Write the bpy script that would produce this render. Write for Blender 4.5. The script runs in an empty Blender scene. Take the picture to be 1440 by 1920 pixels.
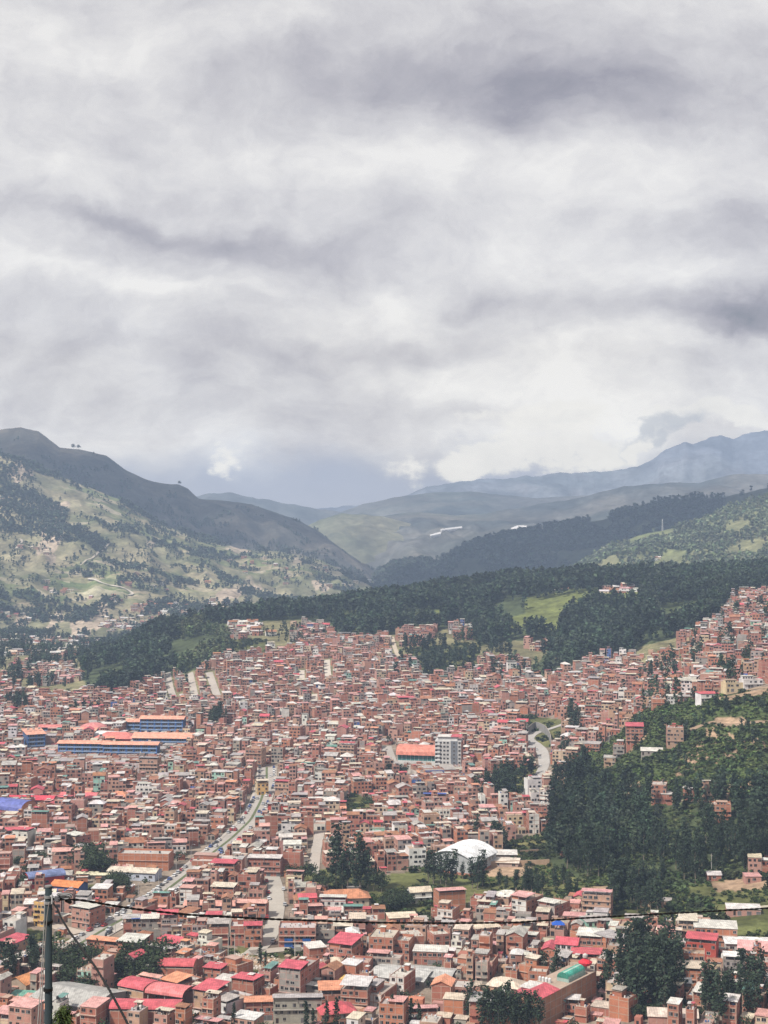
import bpy, math, random
import numpy as np
from mathutils import Vector
random.seed(7)
RNG = np.random.default_rng(11)
F = 2888.0; CX = 720.0; CY = 960.0; CAMZ = 200.0
SC = bpy.context.scene
COL = SC.collection

# ---------------------------------------------------------------- noise (numpy)
def _h(ix, iy, s):
    n = (ix.astype(np.int64) * 374761393 + iy.astype(np.int64) * 668265263 + s * 1274126177) & 0x7fffffff
    n = (n ^ (n >> 13)) * 1274126177 & 0x7fffffff
    return ((n ^ (n >> 16)) & 0xffff) / 65535.0
def vnoise(x, y, s=0):
    x = np.asarray(x, float); y = np.asarray(y, float)
    ix = np.floor(x); iy = np.floor(y); fx = x - ix; fy = y - iy
    fx = fx * fx * (3 - 2 * fx); fy = fy * fy * (3 - 2 * fy)
    ix = ix.astype(np.int64); iy = iy.astype(np.int64)
    a = _h(ix, iy, s); b = _h(ix + 1, iy, s); c = _h(ix, iy + 1, s); d = _h(ix + 1, iy + 1, s)
    return (a + (b - a) * fx) * (1 - fy) + (c + (d - c) * fx) * fy
def fbm(x, y, s=0, o=5):
    t = 0; a = .5; n = 0
    for k in range(o):
        t = t + a * vnoise(np.asarray(x) * 2 ** k, np.asarray(y) * 2 ** k, s + k); n += a; a *= .5
    return t / n
def inpoly(px, py, poly):
    px = np.asarray(px, float); py = np.asarray(py, float)
    r = np.zeros(np.broadcast(px, py).shape, bool); n = len(poly)
    for i in range(n):
        x1, y1 = poly[i]; x2, y2 = poly[(i + 1) % n]
        if y1 == y2: continue
        c = ((y1 > py) != (y2 > py)) & (px < (x2 - x1) * (py - y1) / (y2 - y1) + x1)
        r ^= c
    return r

# ---------------------------------------------------------------- terrain heights
# per azimuth: distance -> picture row of the ground surface, turned into a height
NEAR = [(0, 197), (6, 195), (20, 187), (35, 181), (60, 168), (150, 130), (300, 78), (450, 32), (560, 3)]
TAB = {
 -700: [(600,1922),(900,1602),(1300,1404),(1800,1282),(2300,1225),(2700,1205),(3200,1185),(3600,1160)],
 0:    [(600,1922),(900,1602),(1300,1404),(1800,1282),(2300,1225),(2700,1205),(3200,1185),(3600,1160)],
 100:  [(600,1922),(900,1602),(1300,1404),(1750,1290),(2200,1230),(2700,1208),(3200,1187),(3600,1165)],
 200:  [(600,1922),(900,1602),(1300,1404),(1700,1296),(1950,1245),(2300,1235),(2900,1215),(3600,1170)],
 300:  [(600,1922),(900,1602),(1300,1404),(1650,1298),(1900,1225),(2050,1190),(2400,1202),(3600,1180)],
 400:  [(600,1922),(900,1602),(1300,1404),(1600,1300),(1850,1215),(2050,1168),(2400,1190),(3000,1205),(3600,1180)],
 560:  [(600,1922),(900,1602),(1300,1400),(1600,1290),(1850,1210),(2100,1152),(2500,1180),(3200,1195),(3600,1180)],
 720:  [(600,1922),(900,1602),(1300,1395),(1600,1280),(1850,1200),(2150,1133),(2600,1160),(3300,1170)],
 860:  [(600,1922),(900,1602),(1300,1390),(1600,1275),(1800,1210),(2000,1152),(2200,1110),(2700,1135),(3300,1150)],
 1000: [(600,1922),(900,1600),(1150,1450),(1300,1370),(1600,1270),(1800,1215),(2000,1142),(2200,1095),(2700,1115),(3300,1125)],
 1120: [(600,1922),(900,1590),(1000,1500),(1150,1400),(1300,1330),(1600,1250),(1800,1190),(2000,1128),(2150,1092),(2600,1105)],
 1250: [(600,1922),(850,1620),(950,1500),(1030,1400),(1100,1335),(1300,1290),(1500,1240),(1700,1185),(1950,1115),(2150,1087),(2600,1095)],
 1350: [(600,1915),(800,1660),(880,1560),(960,1440),(1040,1330),(1090,1300),(1250,1270),(1450,1210),(1650,1150),(1900,1110),(2150,1083),(2600,1090)],
 1440: [(600,1912),(780,1670),(870,1560),(950,1420),(1040,1310),(1120,1275),(1300,1230),(1500,1170),(1700,1130),(2000,1092),(2200,1078),(2700,1085)],
 2140: [(600,1900),(780,1640),(870,1500),(950,1350),(1040,1270),(1120,1250),(1300,1210),(1500,1150),(1700,1110),(2000,1080),(2200,1065),(2700,1085)],
}
TPX = sorted(TAB)
DG = np.concatenate([np.arange(0, 600, 10), np.arange(600, 4000, 25), [4300, 30000]])
TZ = []
for p in TPX:
    ds = [a for a, b in NEAR] + [a for a, b in TAB[p]]; zs = [b for a, b in NEAR] + [CAMZ - (b - CY) * a / F for a, b in TAB[p]]
    ds += [4300, 30000]; zs += [-75, -75]
    z = np.interp(DG, ds, zs)
    k = np.array([1, 2, 3, 2, 1.]); k /= k.sum()
    zz = np.convolve(np.pad(z, 2, mode='edge'), k, 'valid'); z = np.where((DG > 650) & (DG < 3900), zz, z)
    TZ.append(z)
TZ = np.array(TZ)
def pxD(X, Y):
    r = np.hypot(X, Y); D = np.maximum(Y, r * .85); u = np.where(Y > .3 * r, X / np.maximum(Y, 1e-6), np.sign(X) * 3)
    return CX + F * u, D
def base_z(X, Y):
    X = np.asarray(X, float); Y = np.asarray(Y, float)
    px, D = pxD(X, Y); px = np.clip(px, TPX[0], TPX[-1])
    j = np.clip(np.searchsorted(TPX, px) - 1, 0, len(TPX) - 2); tp = np.array(TPX, float)
    f = (px - tp[j]) / (tp[j + 1] - tp[j]); f = f * f * (3 - 2 * f)
    i = np.clip(np.searchsorted(DG, D) - 1, 0, len(DG) - 2); g = (D - DG[i]) / (DG[i + 1] - DG[i])
    za = TZ[j, i] * (1 - g) + TZ[j, i + 1] * g; zb = TZ[j + 1, i] * (1 - g) + TZ[j + 1, i + 1] * g
    z = za * (1 - f) + zb * f
    rough = np.clip((z - 8) / 40, 0, 1) * np.clip((D - 800) / 200, 0, 1) * np.clip((4200 - D) / 500, 0, 1)
    return z + rough * (fbm(X / 90, Y / 90, 3, 4) - .5) * 9
class Ridge:
    def __init__(s, sky, Dc, Df, zf, amp, sc, prof=1.0, seed=1, step=4, rows=150, crest=2.0, back=1.4):
        s.x = [a for a, b in sky]; s.y = [b for a, b in sky]; s.Dc = Dc; s.Df = Df; s.zf = zf; s.amp = amp; s.sc = sc
        s.prof = prof; s.seed = seed; s.step = step; s.rows = rows; s.cr = crest; s.back = back
    def zz(s, px, t):
        Dc = s.Dc; D = s.Df + (Dc - s.Df) * t
        xs = px; yy = np.interp(xs, s.x, s.y) + (fbm(px / 23., px * 0 + s.seed, s.seed, 4) - .5) * s.cr * 2
        zc = CAMZ - (yy - CY) * Dc / F
        tt = np.clip(t, 0, 1); b = np.clip(t - 1, 0, 9)
        z = s.zf + (zc - s.zf) * (tt ** s.prof) - b * (zc - s.zf) * s.back
        X = (px - CX) / F * D
        rid = 1 - np.abs(2 * fbm(X / s.sc + D / s.sc * .25, D / (s.sc * 2.6), s.seed + 5, 5) - 1)
        env = np.sin(np.pi * np.clip(t, 0, 1)) ** .8
        z = z + s.amp * (rid - .82) * env + s.amp * .25 * (fbm(X / s.sc * 5, D / s.sc * 5, s.seed + 9, 4) - .5) * env
        return z
    def at(s, X, Y):
        px = CX + F * X / np.maximum(Y, 1); t = (Y - s.Df) / (s.Dc - s.Df)
        z = s.zz(px, t)
        return np.where((t < 0) | (px < s.x[0]) | (px > s.x[-1]) | (t > 1.3), -1e4, z)
    def grid(s):
        px = np.arange(s.x[0], s.x[-1] + 1, s.step, dtype=float); t = np.concatenate([np.linspace(0, 1, s.rows), [1.02, 1.06, 1.12, 1.2, 1.3]])
        P, T = np.meshgrid(px, t); D = s.Df + (s.Dc - s.Df) * T
        return (P - CX) / F * D, D, s.zz(P, T), P, T
RD = {
 'lf': Ridge([(-500,760),(-200,810),(0,852),(60,872),(130,900),(220,935),(300,985),(380,1008),(450,1030),(520,1034),(600,1050),(660,1078),(720,1098),(790,1130)], 4600, 3150, -55, 120, 300, 1.05, 3, 3, 260, 2.5),
 'lb': Ridge([(-500,700),(-200,770),(-60,812),(0,806),(40,801),(72,808),(95,826),(112,839),(150,843),(200,855),(235,881),(270,897),(300,906),(335,908),(352,916),(372,935),(420,939),(470,946),(500,955),(560,976),(600,998),(650,1035),(700,1070),(740,1095),(800,1140)], 5700, 4350, -60, 175, 330, .9, 4, 3, 170, 1.5),
 'rn': Ridge([(960,1120),(1040,1085),(1090,1058),(1150,1022),(1200,1003),(1250,993),(1290,985),(1330,965),(1380,950),(1440,930),(1700,900),(2000,880)], 3700, 2650, 40, 70, 300, .9, 5, 3, 200, 2.5),
 'rm': Ridge([(640,1110),(700,1085),(740,1064),(780,1058),(840,1048),(870,1030),(900,1018),(940,1010),(990,1000),(1060,985),(1130,975),(1200,955),(1250,940),(1300,935),(1360,930),(1440,915),(1800,880)], 5200, 3900, -60, 140, 380, .9, 6, 4, 130, 2),
 'fa': Ridge([(480,1060),(560,1010),(600,992),(640,990),(690,975),(740,965),(790,961),(850,966),(900,965),(950,955),(1010,945),(1060,938),(1120,925),(1170,912),(1220,908),(1260,904),(1310,905),(1360,892),(1400,888),(1440,889),(1800,880)], 7000, 5300, -75, 210, 480, .85, 7, 5, 120, 2),
 'fb': Ridge([(520,1020),(570,990),(600,975),(640,963),(680,964),(720,968),(780,985),(860,1010)], 6500, 5800, -75, 120, 500, .8, 8, 5, 80, 2),
 'fc': Ridge([(560,1000),(620,968),(680,945),(740,933),(800,924),(880,921),(940,927),(1000,934),(1100,928),(1300,920),(1500,915)], 8800, 7300, -75, 200, 1000, .8, 9, 5, 70, 2),
 'fd': Ridge([(-300,960),(200,950),(380,928),(430,922),(480,934),(540,944),(600,956),(700,966),(900,980)], 9200, 8000, -75, 200, 1000, .8, 10, 6, 50, 3),
 'fe': Ridge([(-300,975),(400,966),(560,957),(700,944),(760,929),(800,914),(850,905),(900,900),(1000,893),(1050,888),(1100,884),(1170,881),(1205,872),(1232,856),(1258,838),(1280,829),(1300,833),(1325,822),(1350,815),(1375,822),(1405,812),(1440,806),(1700,800)], 10500, 9000, -75, 300, 1300, .7, 12, 4, 70, 5),
}
def ground_z(X, Y):
    X = np.asarray(X, float); Y = np.asarray(Y, float)
    z = base_z(X, Y)
    for k in ('lf', 'lb', 'rn', 'rm'):
        z = np.maximum(z, RD[k].at(X, Y))
    return z
def to_px(X, Y, Z): return CX + F * X / Y, CY + F * (CAMZ - Z) / Y
DS = np.arange(590, 5700, 3.0)
def locate(px, py, dmax=5600, dmin=590):
    """ground point seen at picture column px, row py"""
    X = (px - CX) / F * DS; zz = ground_z(X, DS); yy = CY + F * (CAMZ - zz) / DS
    ok = np.where((yy <= py) & (DS < dmax) & (DS >= dmin))[0]
    i = ok[0] if len(ok) else len(DS) - 1
    return X[i], DS[i], float(zz[i])

# ---------------------------------------------------------------- land cover (picture coordinates of the ground)
WOOD_RIDGE = [(165,1300),(150,1250),(240,1200),(330,1160),(420,1150),(560,1140),(720,1120),(860,1098),(1000,1080),(1120,1080),(1250,1076),(1350,1070),(1440,1065),(1470,1065),(1470,1108),(1380,1118),(1345,1160),(1290,1192),(1200,1212),(1180,1232),(1110,1238),(1070,1262),(1010,1278),(992,1256),(1052,1206),(960,1200),(900,1212),(862,1165),(830,1182),(760,1186),(700,1196),(640,1200),(620,1172),(560,1162),(425,1168),(432,1232),(350,1262),(270,1285),(200,1312)]
CLEARINGS = [[(985,1120),(1040,1105),(1130,1104),(1200,1110),(1195,1138),(1120,1135),(1060,1160),(1040,1200),(1010,1190),(985,1160)],
             [(1100,1104),(1205,1108),(1200,1140),(1110,1138)], [(1215,1088),(1300,1082),(1300,1096),(1220,1100)], [(1275,1152),(1345,1130),(1340,1150),(1285,1172)], [(640,1168),(700,1160),(705,1178),(650,1186)], [(930,1165),(985,1150),(985,1175),(940,1182)], [(780,1150),(840,1142),(845,1158),(790,1168)]]
WOOD_RIGHT = [(1022,1600),(1022,1520),(1050,1460),(1085,1440),(1130,1480),(1200,1500),(1290,1505),(1440,1495),(1480,1495),(1480,1618),(1390,1640),(1320,1655),(1250,1665),(1215,1700),(1150,1690),(1100,1650),(1050,1640)]
BUSH = [(1030,1500),(1060,1440),(1110,1400),(1150,1385),(1200,1335),(1290,1312),(1440,1290),(1500,1290),(1500,1500),(1180,1500)]
GREEN = [(535,1655),(600,1628),(720,1640),(820,1630),(930,1620),(1030,1600),(1080,1640),(1470,1640),(1470,1772),(1390,1768),(1300,1742),(1150,1735),(1080,1695),(960,1685),(880,1690),(875,1725),(780,1738),(715,1722),(700,1700),(690,1672),(600,1664)]
GREENS = [GREEN, [(420,1200),(500,1198),(510,1228),(440,1235)], [(175,1870),(235,1820),(245,1860),(215,1885)], [(0,1740),(60,1742),(150,1765),(140,1785),(40,1765)],
          [(640,1480),(700,1500),(700,1545),(650,1540)], [(900,1490),(960,1440),(1010,1440),(1010,1490),(940,1520)], [(940,1580),(1030,1560),(1030,1620),(930,1620)],
          [(395,1362),(425,1345),(440,1360),(410,1372)], [(1060,1350),(960,1340),(1000,1395),(1060,1410)], [(150,1660),(240,1655),(240,1685),(160,1690)],
          [(400,1780),(470,1775),(560,1790),(600,1780),(600,1815),(560,1830),(470,1830),(400,1800)],
          [(760,1215),(900,1205),(900,1262),(800,1275)]]
BARE = [[(1330,1655),(1410,1645),(1440,1650),(1440,1668),(1345,1672)], [(910,1625),(1000,1625),(990,1645),(915,1645)], [(1090,1665),(1140,1660),(1140,1682),(1100,1682)],
        [(1345,1308),(1440,1290),(1440,1300),(1350,1316)], [(1340,1345),(1400,1345),(1400,1362),(1340,1362)], [(1165,1478),(1200,1465),(1205,1490),(1170,1495)],
        [(1045,1450),(1070,1440),(1055,1490),(1040,1495)], [(430,1790),(560,1800),(570,1822),(440,1812)], [(1180,1690),(1240,1685),(1240,1700),(1190,1702)]]
def sink(d):
    return [(x, y + d) for x, y in WOOD_RIDGE]
def anyp(px, py, L):
    r = np.zeros(np.shape(px), bool)
    for p in L: r |= inpoly(px, py, p)
    return r

# ---------------------------------------------------------------- mesh builder
class MB:
    def __init__(s): s.v = []; s.f = []; s.m = []; s.c = []; s.T = None
    def tr(s, p):
        if s.T is None: return p
        ox, oy, oz, c, n = s.T
        return (ox + p[0] * c - p[1] * n, oy + p[0] * n + p[1] * c, oz + p[2])
    def quad(s, a, b, c, d, m=0, col=(.5, .5, .5)):
        i = len(s.v); s.v += [s.tr(a), s.tr(b), s.tr(c), s.tr(d)]; s.f.append((i, i + 1, i + 2, i + 3)); s.m.append(m); s.c.append(col)
    def tri(s, a, b, c, m=0, col=(.5, .5, .5)):
        i = len(s.v); s.v += [s.tr(a), s.tr(b), s.tr(c)]; s.f.append((i, i + 1, i + 2)); s.m.append(m); s.c.append(col)
    def box(s, x0, x1, y0, y1, z0, z1, m=0, col=(.5, .5, .5), bottom=False):
        i = len(s.v)
        s.v += [s.tr(p) for p in ((x0,y0,z0),(x1,y0,z0),(x1,y1,z0),(x0,y1,z0),(x0,y0,z1),(x1,y0,z1),(x1,y1,z1),(x0,y1,z1))]
        fs = [(0,1,5,4),(1,2,6,5),(2,3,7,6),(3,0,4,7),(4,5,6,7)] + ([(3,2,1,0)] if bottom else [])
        for f in fs: s.f.append(tuple(i + k for k in f)); s.m.append(m); s.c.append(col)
    def tube(s, pts, rad, n=8, m=0, col=(.5, .5, .5), cap=True):
        i0 = len(s.v); pts = [Vector(p) for p in pts]
        for k, p in enumerate(pts):
            d = (pts[min(k + 1, len(pts) - 1)] - pts[max(k - 1, 0)]).normalized()
            a = d.cross(Vector((0, 1, 0.01))) if abs(d.y) < .9 else d.cross(Vector((1, 0, 0)))
            a.normalize(); b = d.cross(a); r = rad[k] if isinstance(rad, (list, tuple)) else rad
            for j in range(n):
                w = 2 * math.pi * j / n; q = p + (a * math.cos(w) + b * math.sin(w)) * r; s.v.append(s.tr(tuple(q)))
        for k in range(len(pts) - 1):
            for j in range(n):
                a = i0 + k * n + j; b = i0 + k * n + (j + 1) % n
                s.f.append((a, b, b + n, a + n)); s.m.append(m); s.c.append(col)
        if cap:
            s.f.append(tuple(i0 + j for j in range(n))[::-1]); s.m.append(m); s.c.append(col)
            s.f.append(tuple(i0 + (len(pts) - 1) * n + j for j in range(n))); s.m.append(m); s.c.append(col)
    def mesh(s, name, mats, smooth=False):
        me = bpy.data.meshes.new(name)
        me.from_pydata(s.v, [], s.f)
        for m in mats: me.materials.append(m)
        me.polygons.foreach_set('material_index', s.m)
        at = me.attributes.new('col', 'FLOAT_COLOR', 'FACE')
        c = np.ones((len(s.f), 4), np.float32); c[:, :3] = np.array(s.c, np.float32); at.data.foreach_set('color', c.ravel())
        if smooth: me.polygons.foreach_set('use_smooth', [True] * len(s.f))
        me.update(); return me
def link(name, me, parent=None, loc=None):
    o = bpy.data.objects.new(name, me); COL.objects.link(o)
    if parent: o.parent = parent
    if loc: o.location = loc
    return o
def tag(o, label=None, cat=None, group=None, kind=None):
    if label: o['label'] = label
    if cat: o['category'] = cat
    if group: o['group'] = group
    if kind: o['kind'] = kind
    return o
def raw_mesh(name, V, Fq, cols, mat, corner=None, domain='FACE', smooth=False, k=4):
    """fast mesh: V (n,3), Fq (m,k) ints, cols (m,3) per face or (n,3) per point"""
    me = bpy.data.meshes.new(name)
    me.vertices.add(len(V)); me.vertices.foreach_set('co', np.ascontiguousarray(V, np.float32).ravel())
    m = len(Fq); me.loops.add(m * k); me.loops.foreach_set('vertex_index', np.ascontiguousarray(Fq, np.int32).ravel())
    me.polygons.add(m); me.polygons.foreach_set('loop_start', np.arange(0, m * k, k, dtype=np.int32))
    me.update(calc_edges=True)
    at = me.attributes.new('col', 'FLOAT_COLOR', domain)
    c = np.ones((len(cols), 4), np.float32); c[:, :3] = cols; at.data.foreach_set('color', c.ravel())
    if smooth: me.polygons.foreach_set('use_smooth', np.ones(m, bool))
    me.materials.append(mat); me.update(); return me

# ---------------------------------------------------------------- materials
def new_mat(name, rough=.9, spec=.2):
    m = bpy.data.materials.new(name); m.use_nodes = True; nt = m.node_tree
    b = nt.nodes['Principled BSDF']; b.inputs['Roughness'].default_value = rough; b.inputs['Specular IOR Level'].default_value = spec
    return m, nt, b
def N(nt, t, **k):
    n = nt.nodes.new(t)
    for a, v in k.items():
        if a in n.inputs: n.inputs[a].default_value = v
        else: setattr(n, a, v)
    return n
def mul_col(nt, a, fac_socket, lo, hi):
    """multiply colour by lo..hi driven by a 0-1 socket"""
    mr = N(nt, 'ShaderNodeMapRange'); mr.inputs['From Min'].default_value = .3; mr.inputs['From Max'].default_value = .7
    mr.inputs['To Min'].default_value = lo; mr.inputs['To Max'].default_value = hi
    nt.links.new(fac_socket, mr.inputs['Value'])
    v = N(nt, 'ShaderNodeVectorMath', operation='SCALE'); nt.links.new(a, v.inputs[0]); nt.links.new(mr.outputs[0], v.inputs['Scale'])
    return v.outputs[0]
def noise(nt, scale, detail=4, rough=.55, vec=None, dist=0):
    n = N(nt, 'ShaderNodeTexNoise'); n.inputs['Scale'].default_value = scale; n.inputs['Detail'].default_value = detail
    n.inputs['Roughness'].default_value = rough; n.inputs['Distortion'].default_value = dist
    if vec is None:
        g = N(nt, 'ShaderNodeNewGeometry'); vec = g.outputs['Position']
    nt.links.new(vec, n.inputs['Vector']); return n.outputs['Fac']
def attr(nt, name='col'):
    a = N(nt, 'ShaderNodeAttribute'); a.attribute_name = name; return a.outputs['Color']
def simple(name, rough, n1, a1, n2=None, a2=None, spec=.2):
    m, nt, b = new_mat(name, rough, spec)
    c = attr(nt); c = mul_col(nt, c, noise(nt, n1), *a1)
    if n2: c = mul_col(nt, c, noise(nt, n2, 3), *a2)
    nt.links.new(c, b.inputs['Base Color']); return m
M_WALL = simple('masonry', .95, .22, (.82, 1.14), 2.3, (.84, 1.12), .1)
M_CONC = simple('concrete', .95, .3, (.8, 1.12), 1.5, (.88, 1.08), .1)
M_SHEET = simple('roof_sheet', .55, .18, (.86, 1.1), 1.2, (.8, 1.08), .3)
M_LEAF = simple('leaves', .8, .12, (.75, 1.25), .9, (.75, 1.3), .15)
M_BARK = simple('bark', .9, 1, (.8, 1.1))
M_ROAD = simple('road_surface', .95, .05, (.88, 1.08), .7, (.9, 1.06), .1)
M_PAINT = simple('car_paint', .3, .5, (.95, 1.05), None, None, .5)
M_CABLE = simple('rubber_cable', .6, 3, (.9, 1.1))
def sheet_detail():
    nt = M_SHEET.node_tree; b = nt.nodes['Principled BSDF']; src = b.inputs['Base Color'].links[0].from_socket
    g = N(nt, 'ShaderNodeNewGeometry'); v = N(nt, 'ShaderNodeTexVoronoi'); v.inputs['Scale'].default_value = .55; nt.links.new(g.outputs['Position'], v.inputs['Vector'])
    sp = N(nt, 'ShaderNodeSeparateColor'); nt.links.new(v.outputs['Color'], sp.inputs[0]); c = mul_col(nt, src, sp.outputs[0], .84, 1.12)
    wv = N(nt, 'ShaderNodeTexWave'); wv.inputs['Scale'].default_value = .33; wv.inputs['Distortion'].default_value = .6; nt.links.new(g.outputs['Position'], wv.inputs['Vector']); c = mul_col(nt, c, wv.outputs['Fac'], .93, 1.06)
    mx = N(nt, 'ShaderNodeMix', data_type='RGBA'); mr = N(nt, 'ShaderNodeMapRange'); mr.inputs['From Min'].default_value = .60; mr.inputs['From Max'].default_value = .72; mr.inputs['To Max'].default_value = .5
    nt.links.new(noise(nt, .45, 6, .7), mr.inputs['Value']); nt.links.new(mr.outputs[0], mx.inputs[0]); nt.links.new(c, mx.inputs[6]); mx.inputs[7].default_value = (.20, .12, .08, 1); nt.links.new(mx.outputs[2], b.inputs['Base Color'])
sheet_detail()
def mk_glass():
    m, nt, b = new_mat('window_glass', .25, .5)
    nt.links.new(attr(nt), b.inputs['Base Color']); return m
M_GLASS = mk_glass()
def mk_land(name, fields, fsx, fsy, fieldamt, ns):
    """ground: colour attribute, mottled by scrub noise, with a patchwork of plots where wanted"""
    m, nt, b = new_mat(name, .97, .05)
    c = attr(nt); g = N(nt, 'ShaderNodeNewGeometry')
    if fields:
        mp = N(nt, 'ShaderNodeMapping'); mp.inputs['Scale'].default_value = (1 / fsx, 1 / fsy, 0); mp.inputs['Rotation'].default_value = (0, 0, .25)
        nt.links.new(g.outputs['Position'], mp.inputs['Vector'])
        vo = N(nt, 'ShaderNodeTexVoronoi'); vo.inputs['Scale'].default_value = 1; vo.inputs['Randomness'].default_value = .8; nt.links.new(mp.outputs[0], vo.inputs['Vector'])
        sep = N(nt, 'ShaderNodeSeparateColor'); nt.links.new(vo.outputs['Color'], sep.inputs[0])
        cr = N(nt, 'ShaderNodeValToRGB'); e = cr.color_ramp; e.interpolation = 'CONSTANT'
        cs = [(0, (.12, .135, .06)), (.2, (.22, .19, .115)), (.36, (.08, .10, .045)), (.5, (.17, .17, .09)), (.66, (.27, .235, .15)), (.76, (.12, .145, .06)), (.9, (.32, .28, .20))]
        e.elements[0].position = 0; e.elements[0].color = (*cs[0][1], 1); e.elements[1].position = cs[1][0]; e.elements[1].color = (*cs[1][1], 1)
        for p, q in cs[2:]:
            k = e.elements.new(p); k.color = (*q, 1)
        nt.links.new(sep.outputs[0], cr.inputs[0])
        nf = noise(nt, 1 / (fsx * 6), 3); mr = N(nt, 'ShaderNodeMapRange'); mr.inputs['From Min'].default_value = .46; mr.inputs['From Max'].default_value = .56
        mr.inputs['To Max'].default_value = fieldamt; nt.links.new(nf, mr.inputs['Value'])
        mx = N(nt, 'ShaderNodeMix', data_type='RGBA'); nt.links.new(mr.outputs[0], mx.inputs[0]); nt.links.new(c, mx.inputs[6]); nt.links.new(cr.outputs[0], mx.inputs[7]); c = mx.outputs[2]
    c = mul_col(nt, c, noise(nt, ns, 8, .7), .45, 1.6)
    c = mul_col(nt, c, noise(nt, ns * 7, 6, .75), .6, 1.45)
    nt.links.new(c, b.inputs['Base Color']); return m
M_GROUND = mk_land('ground', False, 1, 1, 0, 1 / 30)
M_SLOPE = mk_land('mountain_slope', True, 75, 34, .85, 1 / 90)
M_SCRUB = mk_land('scrub_slope', False, 1, 1, 0, 1 / 90)
M_FAR = mk_land('far_slope', True, 300, 160, .14, 1 / 260)

# ---------------------------------------------------------------- ground sheet
def grid_faces(nr, nc, wrap=False):
    r = np.arange(nr - 1)[:, None]; c = np.arange(nc - (0 if wrap else 1))[None, :]; c2 = (c + 1) % nc
    return np.stack([r * nc + c, r * nc + c2, (r + 1) * nc + c2, (r + 1) * nc + c], -1).reshape(-1, 4)
def build_ground():
    ang = np.concatenate([np.linspace(-math.pi, -.33, 60, endpoint=False), np.linspace(-.33, .33, 560, endpoint=False), np.linspace(.33, math.pi, 60, endpoint=False)])
    rad = np.concatenate([[.01], np.geomspace(3, 560, 50), np.linspace(580, 2600, 560), np.geomspace(2620, 11300, 50)])
    A, R = np.meshgrid(ang, rad); X = R * np.sin(A); Y = R * np.cos(A); Z = base_z(X, Y)
    px, D = pxD(X, Y); py = CY + F * (CAMZ - Z) / np.maximum(D, 1)
    f1 = fbm(X / 60, Y / 60, 21, 4); f2 = fbm(X / 14, Y / 14, 22, 3)
    C = np.zeros(X.shape + (3,)); C[:] = (.205, .165, .13); C[(D > 1450) & (py < 1310)] = (.17, .155, .085)
    C *= (.85 + .35 * f1)[..., None]
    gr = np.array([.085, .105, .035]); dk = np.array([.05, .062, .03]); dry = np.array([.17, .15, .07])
    gmask = anyp(px, py, GREENS) & (D > 500)
    gg = gr * (1 - f1[..., None]) + dry * f1[..., None] * .9
    gg = np.where(f2[..., None] > .55, gg * .7, gg)
    C = np.where(gmask[..., None], gg, C)
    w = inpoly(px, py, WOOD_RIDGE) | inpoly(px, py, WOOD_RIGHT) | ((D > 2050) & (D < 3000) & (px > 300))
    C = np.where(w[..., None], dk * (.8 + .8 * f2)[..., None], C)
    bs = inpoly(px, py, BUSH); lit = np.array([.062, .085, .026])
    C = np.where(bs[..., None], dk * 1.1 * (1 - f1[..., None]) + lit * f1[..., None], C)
    cl = anyp(px, py, CLEARINGS); C = np.where(cl[..., None], np.array([.12, .135, .045]) * (.8 + .4 * f2)[..., None], C)
    br = anyp(px, py, BARE) & (D > 500); C = np.where(br[..., None], np.array([.33, .23, .155]) * (.8 + .35 * f2)[..., None], C)
    hs = bs & (fbm(X / 25, Y / 25, 31, 4) > .66); C = np.where(hs[..., None], np.array([.26, .18, .12]), C)
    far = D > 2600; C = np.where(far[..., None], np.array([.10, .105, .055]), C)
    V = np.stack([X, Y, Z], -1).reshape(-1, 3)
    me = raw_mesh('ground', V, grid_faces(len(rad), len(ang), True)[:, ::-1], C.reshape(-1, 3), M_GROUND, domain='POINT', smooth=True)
    tag(link('ground', me), 'dusty valley floor and grassy ground under the whole town', kind='structure')
build_ground()
HILLMETA = {'lf': ('hills', 'sunlit lower mountain slope with fields and scattered trees', M_SLOPE), 'lb': ('hills', 'shaded upper mountain ridge above the field slope', M_SCRUB),
  'rn': ('hills', 'pale wooded hill behind the eucalyptus ridge', M_SCRUB), 'rm': ('hills', 'dark blue wooded ridge across the valley', M_SCRUB), 'fa': ('hills', 'smooth hazy hills with pale greenhouses', M_FAR),
  'fb': ('hills', 'small pale green hill at the valley mouth', M_FAR), 'fc': ('hills', 'faint hills behind the greenhouse hills', M_FAR), 'fd': ('hills', 'faint blue hills at the end of the valley', M_FAR), 'fe': ('mountain', 'blue mountain rising into the cloud bank', M_FAR)}
GREENFIELD = [(112,1090),(135,1083),(165,1086),(205,1096),(250,1108),(262,1115),(225,1122),(170,1120),(125,1112)]
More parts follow.
